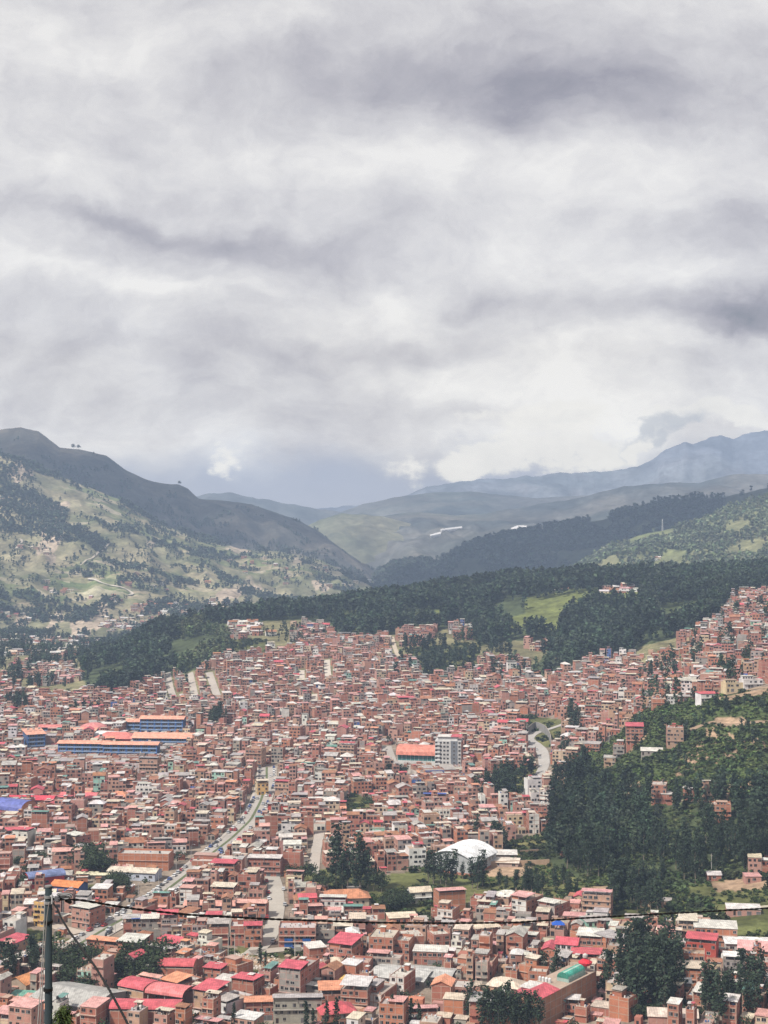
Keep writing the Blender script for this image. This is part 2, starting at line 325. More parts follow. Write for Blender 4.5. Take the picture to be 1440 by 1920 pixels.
for k, R in RD.items():
    X, Y, Z, P, T = R.grid(); f1 = fbm(X / R.sc * 2, Y / R.sc * 2, 40, 5); f2 = fbm(X / R.sc * 9, Y / R.sc * 9, 41, 4)
    py = CY + F * (CAMZ - Z) / Y
    if k == 'lf': a, b = np.array([.115, .12, .065]), np.array([.25, .22, .14])
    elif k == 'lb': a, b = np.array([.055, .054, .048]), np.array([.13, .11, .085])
    elif k == 'rn': a, b = np.array([.12, .138, .06]), np.array([.19, .18, .10])
    elif k == 'rm': a, b = np.array([.045, .055, .035]), np.array([.07, .075, .045])
    elif k == 'fb': a, b = np.array([.10, .11, .07]), np.array([.16, .15, .10])
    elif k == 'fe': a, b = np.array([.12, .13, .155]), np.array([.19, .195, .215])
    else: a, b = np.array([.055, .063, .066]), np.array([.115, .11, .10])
    C = a + (b - a) * np.clip((f1 - .3) * 2.5, 0, 1)[..., None]; C = C * (.75 + .5 * f2)[..., None]
    if k == 'lf':
        g = inpoly(P, py, GREENFIELD); C = np.where(g[..., None], np.array([.07, .15, .045]), C)
        rock = fbm(X / 70 + 9, Y / 300, 55, 4) > .64; C = np.where(rock[..., None], np.array([.36, .29, .22]), C)
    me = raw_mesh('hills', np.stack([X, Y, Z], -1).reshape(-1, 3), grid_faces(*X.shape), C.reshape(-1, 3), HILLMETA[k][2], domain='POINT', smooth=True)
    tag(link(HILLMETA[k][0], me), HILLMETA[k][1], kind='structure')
# ---------------------------------------------------------------- houses
MATS = [M_WALL, M_CONC, M_SHEET, M_GLASS]
SHC = {'R': (.50, .095, .115), 'P': (.56, .30, .27), 'O': (.60, .27, .16), 'W': (.58, .55, .52), 'G': (.37, .34, .32), 'C': (.56, .48, .38), 'B': (.06, .10, .34),
       'N': (.14, .27, .23), 'T': (.33, .15, .085), 'Y': (.62, .40, .12)}
SHN = {'R': 'red', 'P': 'pink', 'O': 'orange', 'W': 'white', 'G': 'grey', 'C': 'cream', 'B': 'blue', 'N': 'green', 'T': 'terracotta', 'Y': 'yellow'}
WLC = {'br': (.355, .145, .105), 'or': (.41, .168, .103), 'pk': (.42, .225, .185), 'dk': (.29, .135, .105), 'wh': (.62, .60, .57), 'gr': (.31, .285, .26), 'cr': (.55, .44, .30), 'tn': (.42, .27, .19),
       'mt': (.30, .52, .43), 'bl': (.07, .14, .38), 'rd': (.45, .09, .07), 'ye': (.58, .38, .14)}
WLN = {'br': 'brick', 'or': 'orange brick', 'pk': 'pinkish brick', 'dk': 'dark brick', 'wh': 'white', 'gr': 'grey', 'cr': 'cream', 'tn': 'tan', 'mt': 'mint green', 'bl': 'blue', 'rd': 'red', 'ye': 'yellow'}
FH = 2.65
def jit(c, r, a=.12):
    k = 1 + r.uniform(-a, a); return (c[0] * k, c[1] * k * (1 + r.uniform(-.04, .04)), c[2] * k * (1 + r.uniform(-.06, .06)))
def sheet_roof(mb, kind, c, x0, x1, y0, y1, z, th=.10, rise=None):
    if kind == 'g':      # gable, ridge along the longer side
        h = rise or min(x1 - x0, y1 - y0) * .22
        if x1 - x0 >= y1 - y0:
            ym = (y0 + y1) / 2
            mb.quad((x0,y0,z),(x1,y0,z),(x1,ym,z+h),(x0,ym,z+h),2,c); mb.quad((x1,y1,z),(x0,y1,z),(x0,ym,z+h),(x1,ym,z+h),2,c)
            mb.quad((x0,y0,z-th),(x0,ym,z+h-th),(x1,ym,z+h-th),(x1,y0,z-th),2,c); mb.quad((x1,y1,z-th),(x1,ym,z+h-th),(x0,ym,z+h-th),(x0,y1,z-th),2,c)
            mb.quad((x0,y0,z-th),(x1,y0,z-th),(x1,y0,z),(x0,y0,z),2,c)
            mb.quad((x0,ym,z+h-th),(x0,y0,z-th),(x0,y0,z),(x0,ym,z+h),2,c); mb.quad((x1,y0,z-th),(x1,ym,z+h-th),(x1,ym,z+h),(x1,y0,z),2,c)
        else:
            xm = (x0 + x1) / 2
            mb.quad((x0,y0,z),(xm,y0,z+h),(xm,y1,z+h),(x0,y1,z),2,c); mb.quad((xm,y0,z+h),(x1,y0,z),(x1,y1,z),(xm,y1,z+h),2,c)
            mb.quad((x0,y0,z-th),(x0,y1,z-th),(xm,y1,z+h-th),(xm,y0,z+h-th),2,c); mb.quad((x1,y1,z-th),(x1,y0,z-th),(xm,y0,z+h-th),(xm,y1,z+h-th),2,c)
            mb.quad((x0,y0,z-th),(xm,y0,z+h-th),(xm,y0,z+h),(x0,y0,z),2,c); mb.quad((xm,y0,z+h-th),(x1,y0,z-th),(x1,y0,z),(xm,y0,z+h),2,c)
    elif kind == 'h':    # hip
        h = rise or min(x1 - x0, y1 - y0) * .24; k = min(x1 - x0, y1 - y0) / 2 * .9
        if x1 - x0 >= y1 - y0: a, b = (x0 + k, (y0+y1)/2, z+h), (x1 - k, (y0+y1)/2, z+h)
        else: a, b = ((x0+x1)/2, y0 + k, z+h), ((x0+x1)/2, y1 - k, z+h)
        A, B, C, D = (x0,y0,z),(x1,y0,z),(x1,y1,z),(x0,y1,z)
        if x1 - x0 >= y1 - y0: mb.quad(A,B,b,a,2,c); mb.tri(B,C,b,2,c); mb.quad(C,D,a,b,2,c); mb.tri(D,A,a,2,c)
        else: mb.tri(A,B,a,2,c); mb.quad(B,C,b,a,2,c); mb.tri(C,D,b,2,c); mb.quad(D,A,a,b,2,c)
        mb.quad(D, C, B, A, 2, c)
    elif kind == 'b':    # barrel vault, axis along the longer side
        nseg = 10; lx = x1 - x0 >= y1 - y0; s = (y1 - y0) if lx else (x1 - x0); h = rise or s * .17
        P = [(-math.cos(math.pi * k / nseg) * s / 2, math.sin(math.pi * k / nseg) ** .8 * h) for k in range(nseg + 1)]
        for k in range(nseg):
            (a, za), (b, zb) = P[k], P[k + 1]
            if lx:
                ym = (y0 + y1) / 2; mb.quad((x0,ym+a,z+za),(x1,ym+a,z+za),(x1,ym+b,z+zb),(x0,ym+b,z+zb),2,c)
            else:
                xm = (x0 + x1) / 2; mb.quad((xm+a,y0,z+za),(xm+b,y0,z+zb),(xm+b,y1,z+zb),(xm+a,y1,z+za),2,c)
        return P
    else:                # one sloping sheet
        h = rise if rise is not None else (y1 - y0) * .07
        i = len(mb.v)
        mb.v += [mb.tr(p) for p in ((x0,y0,z-th),(x1,y0,z-th),(x1,y1,z+h-th),(x0,y1,z+h-th),(x0,y0,z),(x1,y0,z),(x1,y1,z+h),(x0,y1,z+h))]
        for f in ((0,1,5,4),(1,2,6,5),(2,3,7,6),(3,0,4,7),(4,5,6,7),(3,2,1,0)): mb.f.append(tuple(i + k for k in f)); mb.m.append(2); mb.c.append(c)
def house_geo(get, addwin, w, d, n, wall, front, roof, r, vis, near, base=2.0):
    """walls, slabs, roof. roof: string such as 'cR' canopy red, 'gO' gable orange, 'bR' barrel, 'hP', 'sW' full sheet on walls, '-' bare slab"""
    setback = roof[0] == '-' and n >= 2 and r.random() < .5
    if setback: n -= 1
    H = n * FH + .25; x0, x1 = -w / 2, w / 2
    wc = jit(WLC[wall], r); fc = jit(WLC[front], r, .06); cc = jit((.42, .29, .235) if wall != 'wh' else (.5, .48, .45), r, .1)
    side_c = wc if wall in ('br', 'or', 'pk', 'dk', 'tn', 'wh', 'gr', 'cr', 'mt', 'rd', 'ye', 'bl') else wc
    W = get('wall'); flatroof = roof[0] in '-c'
    par = r.choice([.25, .5, .9, 1.1]) if flatroof else .0
    top = H + par
    fm = 0 if front in ('br', 'or', 'pk', 'dk') else 1
    W.quad((x0,0,-base),(x1,0,-base),(x1,0,top),(x0,0,top), fm, fc)
    W.quad((x1,0,-base),(x1,d,-base),(x1,d,top),(x1,0,top), 0, side_c); W.quad((x1,d,-base),(x0,d,-base),(x0,d,top),(x1,d,top), 0, side_c); W.quad((x0,d,-base),(x0,0,-base),(x0,0,top),(x0,d,top), 0, side_c)
    slab = jit(r.choice([(.40, .35, .31), (.33, .29, .26), (.46, .42, .38), (.36, .26, .21)]), r, .1)
    if flatroof:
        t = .15
        W.quad((x0,0,top),(x1,0,top),(x1-t,t,top),(x0+t,t,top),1,cc); W.quad((x1,0,top),(x1,d,top),(x1-t,d-t,top),(x1-t,t,top),1,cc)
        W.quad((x1,d,top),(x0,d,top),(x0+t,d-t,top),(x1-t,d-t,top),1,cc); W.quad((x0,d,top),(x0,0,top),(x0+t,t,top),(x0+t,d-t,top),1,cc)
        X0, X1, Y0, Y1 = x0 + t, x1 - t, t, d - t
        W.quad((X0,Y0,H),(X1,Y0,H),(X1,Y1,H),(X0,Y1,H),1,slab)
        W.quad((X1,Y0,top),(X0,Y0,top),(X0,Y0,H),(X1,Y0,H),0,wc); W.quad((X1,Y1,H),(X0,Y1,H),(X0,Y1,top),(X1,Y1,top),0,wc)
        W.quad((X0,Y0,top),(X0,Y1,top),(X0,Y1,H),(X0,Y0,H),0,wc); W.quad((X1,Y0,H),(X1,Y1,H),(X1,Y1,top),(X1,Y0,top),0,wc)
    else:
        W.quad((x0,0,H),(x1,0,H),(x1,d,H),(x0,d,H),1,slab)
    # concrete frame: floor bands and columns standing 3 cm proud
    e = .035 if near else .05; FR = get('concrete_frame')
    framed = wall in ('br', 'or', 'pk', 'dk', 'tn')
    if framed or near:
        bc = cc if framed else tuple(k * .93 for k in wc)
        for k in range(1, n + 1):
            z = k * FH
            ov = r.choice([0, 0, .5, .8]) if (k > 0 and near) else 0
            FR.box(x0 - e, x1 + e, -e - (ov if k < n else 0), d + e, z, z + .24, 1, bc, bottom=ov > 0)
    if framed:
        nc = max(2, int(round(w / 3.4)) + 1)
        for k in range(nc):
            xx = x0 + (w - .3) * k / (nc - 1) + .15
            FR.box(xx - .14, xx + .14, -e - .012, .1, -base, top - .02, 1, cc)
        nd = max(2, int(round(d / 3.8)) + 1)
        for sgn, vv in ((1, vis > 0), (-1, vis < 0)):
            if not vv: continue
            for k in range(1, nd):
                yy = (d - .3) * k / (nd - 1) + .15; xa = x1 if sgn > 0 else x0
                FR.box(min(xa - sgn * .1, xa + sgn * (e + .012)), max(xa - sgn * .1, xa + sgn * (e + .012)), yy - .14, yy + .14, -base, top - .02, 1, cc)
        if flatroof and r.random() < (.6 if near else .35):      # column stubs waiting for another storey
            for k in range(nc):
                xx = x0 + (w - .3) * k / (nc - 1) + .15
                FR.box(xx - .12, xx + .12, .02, .26, top, top + .9, 1, cc); FR.box(xx - .12, xx + .12, d - .28, d - .04, top, top + .9, 1, cc)
    # openings
    dark = (.018, .018, .022)
    blind = r.random() < (.27 if wall in ('br', 'or', 'pk') and front == wall else .03)
    if not blind:
        nb = max(1, int(round(w / 2.7))); bw = w / nb
        for k in range(n):
            nb = max(1, int(round(w / r.choice([2.3, 2.7, 3.3])))); bw = w / nb
            for j in range(nb):
                if r.random() < (.18 if near else .24): continue
                xx = x0 + bw * (j + .5 + r.uniform(-.14, .14)); ww = r.choice([1.2, 1.5, 1.9, 1.9]); hh = r.choice([1.2, 1.35, 1.5]) if k else 2.1
                ww = min(ww, bw * .78)
                zz = k * FH + (1.05 + hh / 2 if k else hh / 2 + .1)
                addwin('f', xx, -e - .02, zz, ww, hh, k == 0, r)
    if vis:
        nb = max(1, int(d / 4.0))
        if r.random() < .55:
            for k in range(n):
                for j in range(nb):
                    if r.random() < .45: continue
                    addwin('s', vis * (w / 2 + e + .02), d * (j + .5) / nb, k * FH + 1.75, 1.2, 1.15, False, r)
    if near and n > 1 and r.random() < .4 and w != 17:
        g = get('balcony'); a = x0 + w * r.choice([.05, .3, .5]); b = min(x1 - .2, a + w * r.uniform(.35, .6))
        for k in range(1, n): g.box(a, b, -e - 1.0, -e - .02, k * FH + .02, k * FH + .22, 1, fc, True); g.box(a, b, -e - 1.0, -e - .9, k * FH + .22, k * FH + 1.0, 1, fc, True)
    if setback:
        g = get('upper_storey'); a = x0 + .25 + (0 if r.random() < .5 else w * .3); b = min(x1 - .25, a + w * r.uniform(.45, .65)); p = d * r.uniform(.05, .45); q = min(d - .3, p + d * r.uniform(.4, .55)); h2 = FH * r.choice([.85, 1, 1])
        g.box(a, b, p, q, H, H + h2, 0, wc); g.box(a - .25, b + .25, p - .35, q + .2, H + h2 + .004, H + h2 + .16, 1, cc, True)
        for xx in np.arange(a + .9, b - .6, 1.9): addwin('f', float(xx), p - .03, H + 1.45, 1.1, 1.1, False, r)
        if r.random() < .4: sheet_roof(get('roof'), 's', jit(SHC[r.choice('WGCRPT')], r), a - .4, b + .4, p - .6, q + .3, H + h2 + .75, .08, .3)
    # roofs
    rk, c = roof[0], None
    if rk != '-': c = jit(SHC[roof[1]], r, .08)
    top_z = top
    if rk == 'c':
        cov = r.choice([.3, .4, .5, .65, .9]) if len(roof) < 3 else float(roof[2:]) / 10
        y0 = 0 if r.random() < .5 else d * (1 - cov); y1 = y0 + d * cov; z = H + 2.15; q = -.35
        if len(roof) >= 3: y0, y1 = -.5, d * cov
        sh = get('roof'); hh = (y1 - y0) * r.choice([.05, .09, -.04]); 
        xa, xb = (x0 - .4, x1 + .4)
        if r.random() < .5 and len(roof) < 3: xa = x0 + w * r.choice([0, .35]); xb = xa + w * .65
        sheet_roof(sh, 's', c, xa, xb, y0 + q, y1 - q, z, .09, hh)
        ps = get('roof_frame'); pc = (.3, .27, .25); ps.box(xa + .45, xb - .45, y0 + .2, y0 + .3, z - .2, z - .12, 1, pc, True)
        for xx in (xa + .5, (xa + xb) / 2, xb - .5):
            for yy, zt in ((y0 + .25, z), (y1 - .3, z + hh)): ps.box(xx - .1, xx + .1, yy - .1, yy + .1, H, zt - .1, 1, pc)
        if r.random() < .6: get('wall').box(xa + .5, xb - .5, y1 - .35, y1 - .2, H, z - .12 + min(0, hh), 0, wc)
        if r.random() < .5: get('wall').box(xa + .45, xa + (xb - xa) * .5, y0 + .6, y1 - .4, H, z - .25 + min(0, hh), 0, wc)
        top_z = z + .2
    elif rk in 'gh':
        sheet_roof(get('roof'), rk, c, x0 - .45, x1 + .45, -.45, d + .45, H + .05)
        if rk == 'g':
            W = get('wall'); s = min(w, d); h = (s + .9) * .22 * .96
            if w >= d:
                for xx, sg in ((x0, -1), (x1, 1)):
                    W.tri(*(((xx,0,H),(xx,d,H),(xx,d/2,H+h)) if sg > 0 else ((xx,d,H),(xx,0,H),(xx,d/2,H+h))), 0, side_c)
            else:
                W.tri((x0,0,H),(x1,0,H),(0,0,H+h), 0, fc); W.tri((x1,d,H),(x0,d,H),(0,d,H+h), 0, side_c)
    elif rk == 's':
        sheet_roof(get('roof'), 's', c, x0 - .3, x1 + .3, -.3, d + .3, H + .35, .1, d * .05)
        get('wall').box(x0 + .05, x1 - .05, d - .3, d - .05, H, H + .3 + d * .04, 0, wc)
    elif rk == 'b':
        z = H + .9
        P = sheet_roof(get('roof'), 'b', c, x0 - .3, x1 + .3, -.3, d + .3, z)
        ps = get('roof_frame')
        for xx in np.linspace(x0 + .3, x1 - .3, max(2, int(w / 3))):
            for yy in (.2, d - .2): ps.box(xx - .1, xx + .1, yy - .1, yy + .1, H, z + .1, 1, (.3, .27, .25))
        lx = w >= d
        for k in range(1, len(P) - 1):
            (a, za), (b, zb) = P[k], P[k + 1] if k + 1 < len(P) else P[k]
            if lx:
                for xx in (x0, x1): get('wall').quad((xx, d/2+a, H), (xx, d/2+b, H), (xx, d/2+b, z+zb-.05), (xx, d/2+a, z+za-.05), 0, side_c)
            else: get('wall').quad((a, 0, z), (b, 0, z), (b, 0, z+zb-.05), (a, 0, z+za-.05), 0, fc)
    # rooftop things
    if flatroof and not setback and r.random() < (.75 if near else .45):
        q = r.random()
        if q < .5:
            hx = x0 + w * r.uniform(.3, .7); hy = d * r.uniform(.5, .75); s = min(2.2, w * .3)
            g = get('stair_room'); g.box(hx - s / 2, hx + s / 2, hy, min(hy + 2.5, d - .3), H, H + 2.3, 0, wc); g.box(hx - s / 2 - .2, hx + s / 2 + .2, hy - .3, min(hy + 2.7, d - .2), H + 2.31, H + 2.43, 2, jit(SHC[r.choice('WWGCR')], r))
        if near or q > .6:
            tk = get('water_tank'); tx = x0 + w * r.uniform(.15, .85); ty = d * r.uniform(.3, .8); zt = H + (0 if q < .7 else 1.2)
            col = (.02, .02, .025) if r.random() < .5 else (.5, .5, .5)
            tk.box(tx - .5, tx + .5, ty - .5, ty + .5, H, zt + .15, 1, (.3, .28, .26)); tk.tube([(tx,ty,zt+.15),(tx,ty,zt+1.1),(tx,ty,zt+1.3),(tx,ty,zt+1.45)], [.55,.55,.35,.12], 8, 2, col)
    if flatroof and (near or r.random() < .7):
        g = get('roof_clutter')
        for k in range(r.randint(3, 8) if near else r.randint(1, 4)):
            a, b = x0 + w * r.uniform(.1, .85), d * r.uniform(.05, .85); s = r.uniform(.2, .8)
            g.box(a, a + s, b, b + s * r.uniform(.4, 1.4), H, H + r.uniform(.25, 1.2), 0, r.choice([(.65,.63,.6), (.45,.42,.4), (.37,.16,.11), (.5,.5,.52), (.1,.15,.3), (.2,.17,.14)]))
    return top_z
# unit window: light frame with dark glass, faces -y
def unit_window(kind, fr=None, gl=None):
    m = MB(); t = .07 if kind == 'window' else .05
    fr = fr or {'window': (.42, .37, .33), 'door': (.2, .12, .08), 'shutter': (.3, .3, .31)}[kind]; gl = gl or (.016, .017, .02)
    m.quad((-.5,0,-.5),(.5,0,-.5),(.5,0,.5),(-.5,0,.5), 1, fr)
    if kind == 'window':
        m.quad((-.46,-.012,-.44),(-.02,-.012,-.44),(-.02,-.012,.44),(-.46,-.012,.44), 3, gl); m.quad((.02,-.012,-.44),(.46,-.012,-.44),(.46,-.012,.44),(.02,-.012,.44), 3, (.022, .023, .028))
    elif kind == 'door': m.quad((-.42,-.012,-.5),(.42,-.012,-.5),(.42,-.012,.46),(-.42,-.012,.46), 3, (.03, .022, .02))
    else: m.quad((-.46,-.012,-.5),(.46,-.012,-.5),(.46,-.012,.46),(-.46,-.012,.46), 2, (.16, .15, .15))
    m.box(-.52, .52, -.09, 0.0, -.56, -.5, 1, (.4, .36, .33))
    return m.mesh(kind, MATS)
WINM = {k: unit_window(k) for k in ('window', 'door', 'shutter')}
WINV = [WINM['window'], WINM['window'], unit_window('window', (.6, .58, .55)), unit_window('window', (.25, .2, .16), (.12, .12, .13)), unit_window('window', (.36, .17, .12), (.02, .02, .02))]
def place_root(name, X, Y, z, th):
    o = bpy.data.objects.new(name, None); COL.objects.link(o); o.location = (X, Y, z); o.rotation_euler = (0, 0, th); o.empty_display_size = 1
    return o
def local_vis(X, Y, th, w):
    c, s = math.cos(-th), math.sin(-th); lx = (-X) * c - (-Y) * s
    return 1 if lx > w / 2 else (-1 if lx < -w / 2 else 0)
def corner_minz(X, Y, th, w, d):
    c, s = math.cos(th), math.sin(th); P = [(-w/2,0),(w/2,0),(w/2,d),(-w/2,d)]
    xs = np.array([X + a * c - b * s for a, b in P]); ys = np.array([Y + a * s + b * c for a, b in P])
    z = ground_z(xs, ys); return float(z.min()), float(z.max())
HOUSES = []     # records of individual houses, for labels
def near_house(X, Y, th, w, d, n, wall, front, roof, seed, name='brick_house', label=None, group=None, cat='house', extra=None, door=None, wins=True):
    r = random.Random(seed); zmin, zmax = corner_minz(X, Y, th, w, d); z = zmin * .5 + zmax * .5
    root = place_root(name, X, Y, z, th); parts = {}; wl = []
    def get(p):
        if p not in parts: parts[p] = MB()
        return parts[p]
    def addwin(f, x, y, zz, ww, hh, ground, rr):
        if wins: wl.append((f, x, y, zz, ww, hh, ground))
    vis = local_vis(X, Y, th, w)
    tz = house_geo(get, addwin, w, d, n, wall, front, roof, r, vis, True, base=2 + (zmax - zmin))
    if extra: extra(get, w, d, n * FH + .25)
    for p, mb in parts.items():
        if mb.f:
            po = link(p, mb.mesh(p, MATS), root)
            if p == 'roof_clutter': po['kind'] = 'stuff'
    shop = r.random() < .45; done = False
    for f, x, y, zz, ww, hh, g in wl[:60]:
        kind = 'window'
        if g: kind = 'shutter' if shop and ww > 1.3 else 'window'
        if g and not done and f == 'f': kind = 'door'; done = True; ww = min(ww, 1.2)
        if g and kind == 'window': zz = 1.75; hh = 1.25
        if g and kind == 'shutter': ww = ww * 1.25
        o = link(kind, r.choice(WINV) if kind == 'window' else WINM[kind], root); o.location = (x, y, zz); o.scale = (ww, 1, hh)
        if f == 's': o.rotation_euler = (0, 0, math.pi / 2 if x > 0 else -math.pi / 2)
    rec = dict(o=root, X=X, Y=Y, z=z, w=w, d=d, n=n, wall=wall, front=front, roof=roof, th=th, label=label, cat=cat, group=group, vis=vis, tz=tz)
    HOUSES.append(rec); return root
# occupancy raster on the ground
OX, OY, OS = -900, 560, 1.5
OCC = np.zeros((1500, 1200), bool)   # rows: y, cols: x
def foot_pts(X, Y, th, w, d, m=.6):
    a = np.arange(-w / 2 + m, w / 2 - m + .01, 1.0); b = np.arange(m, d - m + .01, 1.0)
    A, B = np.meshgrid(a, b); c, s = math.cos(th), math.sin(th)
    x = X + A * c - B * s; y = Y + A * s + B * c
    i = ((y - OY) / OS).astype(int); j = ((x - OX) / OS).astype(int)
    ok = (i >= 0) & (i < OCC.shape[0]) & (j >= 0) & (j < OCC.shape[1])
    return i[ok], j[ok]
def occupied(X, Y, th, w, d, m=.6):
    i, j = foot_pts(X, Y, th, w, d, m); return len(i) == 0 or OCC[i, j].mean() > .02
def occupy(X, Y, th, w, d, m=-.4):
    i, j = foot_pts(X, Y, th, w, d, m); OCC[i, j] = True

# ---------------------------------------------------------------- roads
def road_line(pts, width, n=6):
    P = [locate(x, y)[:2] for x, y in pts]; out = []
    for k in range(len(P) - 1):
        L = math.dist(P[k], P[k + 1]); m = max(2, int(L / n))
        for j in range(m): out.append((P[k][0] + (P[k+1][0] - P[k][0]) * j / m, P[k][1] + (P[k+1][1] - P[k][1]) * j / m))
    out.append(P[-1]); out = np.array(out)
    for _ in range(3): out[1:-1] = (out[:-2] + 2 * out[1:-1] + out[2:]) / 4
    return out
def strip(mb, C, width, lift, col, m=0, off=0.0):
    T = np.gradient(C, axis=0); T /= np.linalg.norm(T, axis=1)[:, None]; Nn = np.stack([T[:, 1], -T[:, 0]], 1)
    k = 4; cols = []
    for j in range(k + 1):
        q = C + Nn * (off + (j / k - .5) * width); zc = ground_z(q[:, 0], q[:, 1]); cols.append(np.column_stack([q, zc + lift]))
    for i in range(len(C) - 1):
        for j in range(k):
            mb.quad(tuple(cols[j][i]), tuple(cols[j+1][i]), tuple(cols[j+1][i+1]), tuple(cols[j][i+1]), m, col)
    return Nn
def occupy_line(C, width):
    for x, y in C:
        a = np.arange(-width / 2, width / 2 + .1, .7); A, B = np.meshgrid(a, a)
        i = ((y + B - OY) / OS).astype(int).ravel(); j = ((x + A - OX) / OS).astype(int).ravel()
        ok = (i >= 0) & (i < OCC.shape[0]) & (j >= 0) & (j < OCC.shape[1]); OCC[i[ok], j[ok]] = True
AVENUE = [(100,1800),(140,1778),(190,1748),(240,1720),(300,1680),(350,1642),(395,1604),(435,1572),(470,1540),(488,1505),(500,1470),(500,1440)]
SIDE = [(470,1792),(500,1768),(514,1735),(520,1700),(516,1660),(508,1640)]
ROADS = [('road', 'concrete paved avenue', AVENUE, 14, (.36, .33, .30)), ('road', 'pale side street beside the building with blue doors', SIDE, 8, (.38, .35, .31)),
  ('road', 'street along the rubble river bank', [(470,1790),(530,1782),(620,1774),(700,1748),(760,1735)], 7, (.38, .33, .28)),
  ('road', 'dirt road above the grassy bank', [(-40,1708),(40,1722),(90,1735),(150,1752)], 7, (.42, .36, .30)),
  ('road', 'curving hill road between wall and trees', [(985,1495),(1008,1462),(1021,1436),(1018,1412),(1003,1396),(988,1386),(1005,1372),(1045,1362),(1080,1352)], 8.5, (.36, .34, .32)),
  ('road', 'steep pale lane', [(314,1262),(319,1290),(330,1322)], 7, (.40, .36, .32)), ('road', 'steep pale lane', [(356,1262),(361,1285),(367,1310)], 7, (.40, .36, .32)),
  ('road', 'steep pale lane', [(392,1262),(400,1285),(410,1312)], 8, (.40, .36, .32)), ('road', 'steep pale lane', [(613,1238),(614,1258),(617,1280)], 7, (.5, .45, .39)),
  ('road', 'steep pale lane', [(566,1258),(566,1280)], 6, (.5, .45, .39)), ('road', 'steep pale lane', [(590,1302),(588,1330)], 6, (.5, .45, .39)), ('road', 'winding lane', [(735,1195),(740,1215),(748,1235)], 5, (.45, .38, .3)),
  ('road', 'street', [(725,1400),(735,1430),(760,1455),(800,1470)], 8, (.36, .33, .3)), ('road', 'street', [(600,1560),(592,1600),(588,1640)], 6, (.4, .36, .32)),
  ('path', 'dirt path across the bare hillside', [(1330,1310),(1380,1300),(1440,1290)], 4, (.30, .22, .15)), ('path', 'dirt terrace path on the bush slope', [(1290,1372),(1350,1362),(1440,1355)], 4, (.28, .2, .14)),
  ('path', 'stony path through the green plots', [(1320,1728),(1345,1715),(1400,1708),(1450,1700)], 3, (.4, .36, .28)),
  ('path', 'pale mountain track beside the green field', [(165,1088),(190,1094),(215,1101),(240,1108),(256,1113),(240,1118)], 7, (.5, .45, .38)),
  ('path', 'pale zigzag track on the mountain', [(150,1062),(185,1040),(205,1020)], 5, (.42, .37, .3)), ('path', 'pale short track on the mountain', [(30,1030),(48,1018),(36,1012)], 6, (.45, .4, .33))]
RC = []
for nm, lb, pts, wd, c in ROADS:
    C = road_line(pts, wd, 6 if pts[0][1] > 1150 else 40); far = pts[0][1] < 1150
    mb = MB(); strip(mb, C, wd, .30 if not far else 2.5, c)
    if lb == 'concrete paved avenue':
        strip(mb, C, 1.6, .45, (.12, .14, .07)); strip(mb, C, 2.2, .42, (.42, .38, .34), off=wd / 2 - .4); strip(mb, C, 2.2, .42, (.42, .38, .34), off=-wd / 2 + .4)
    tag(link(nm, mb.mesh(nm, [M_ROAD])), lb, kind='structure'); RC.append(C)
    if not far: occupy_line(C, wd + 1.5)
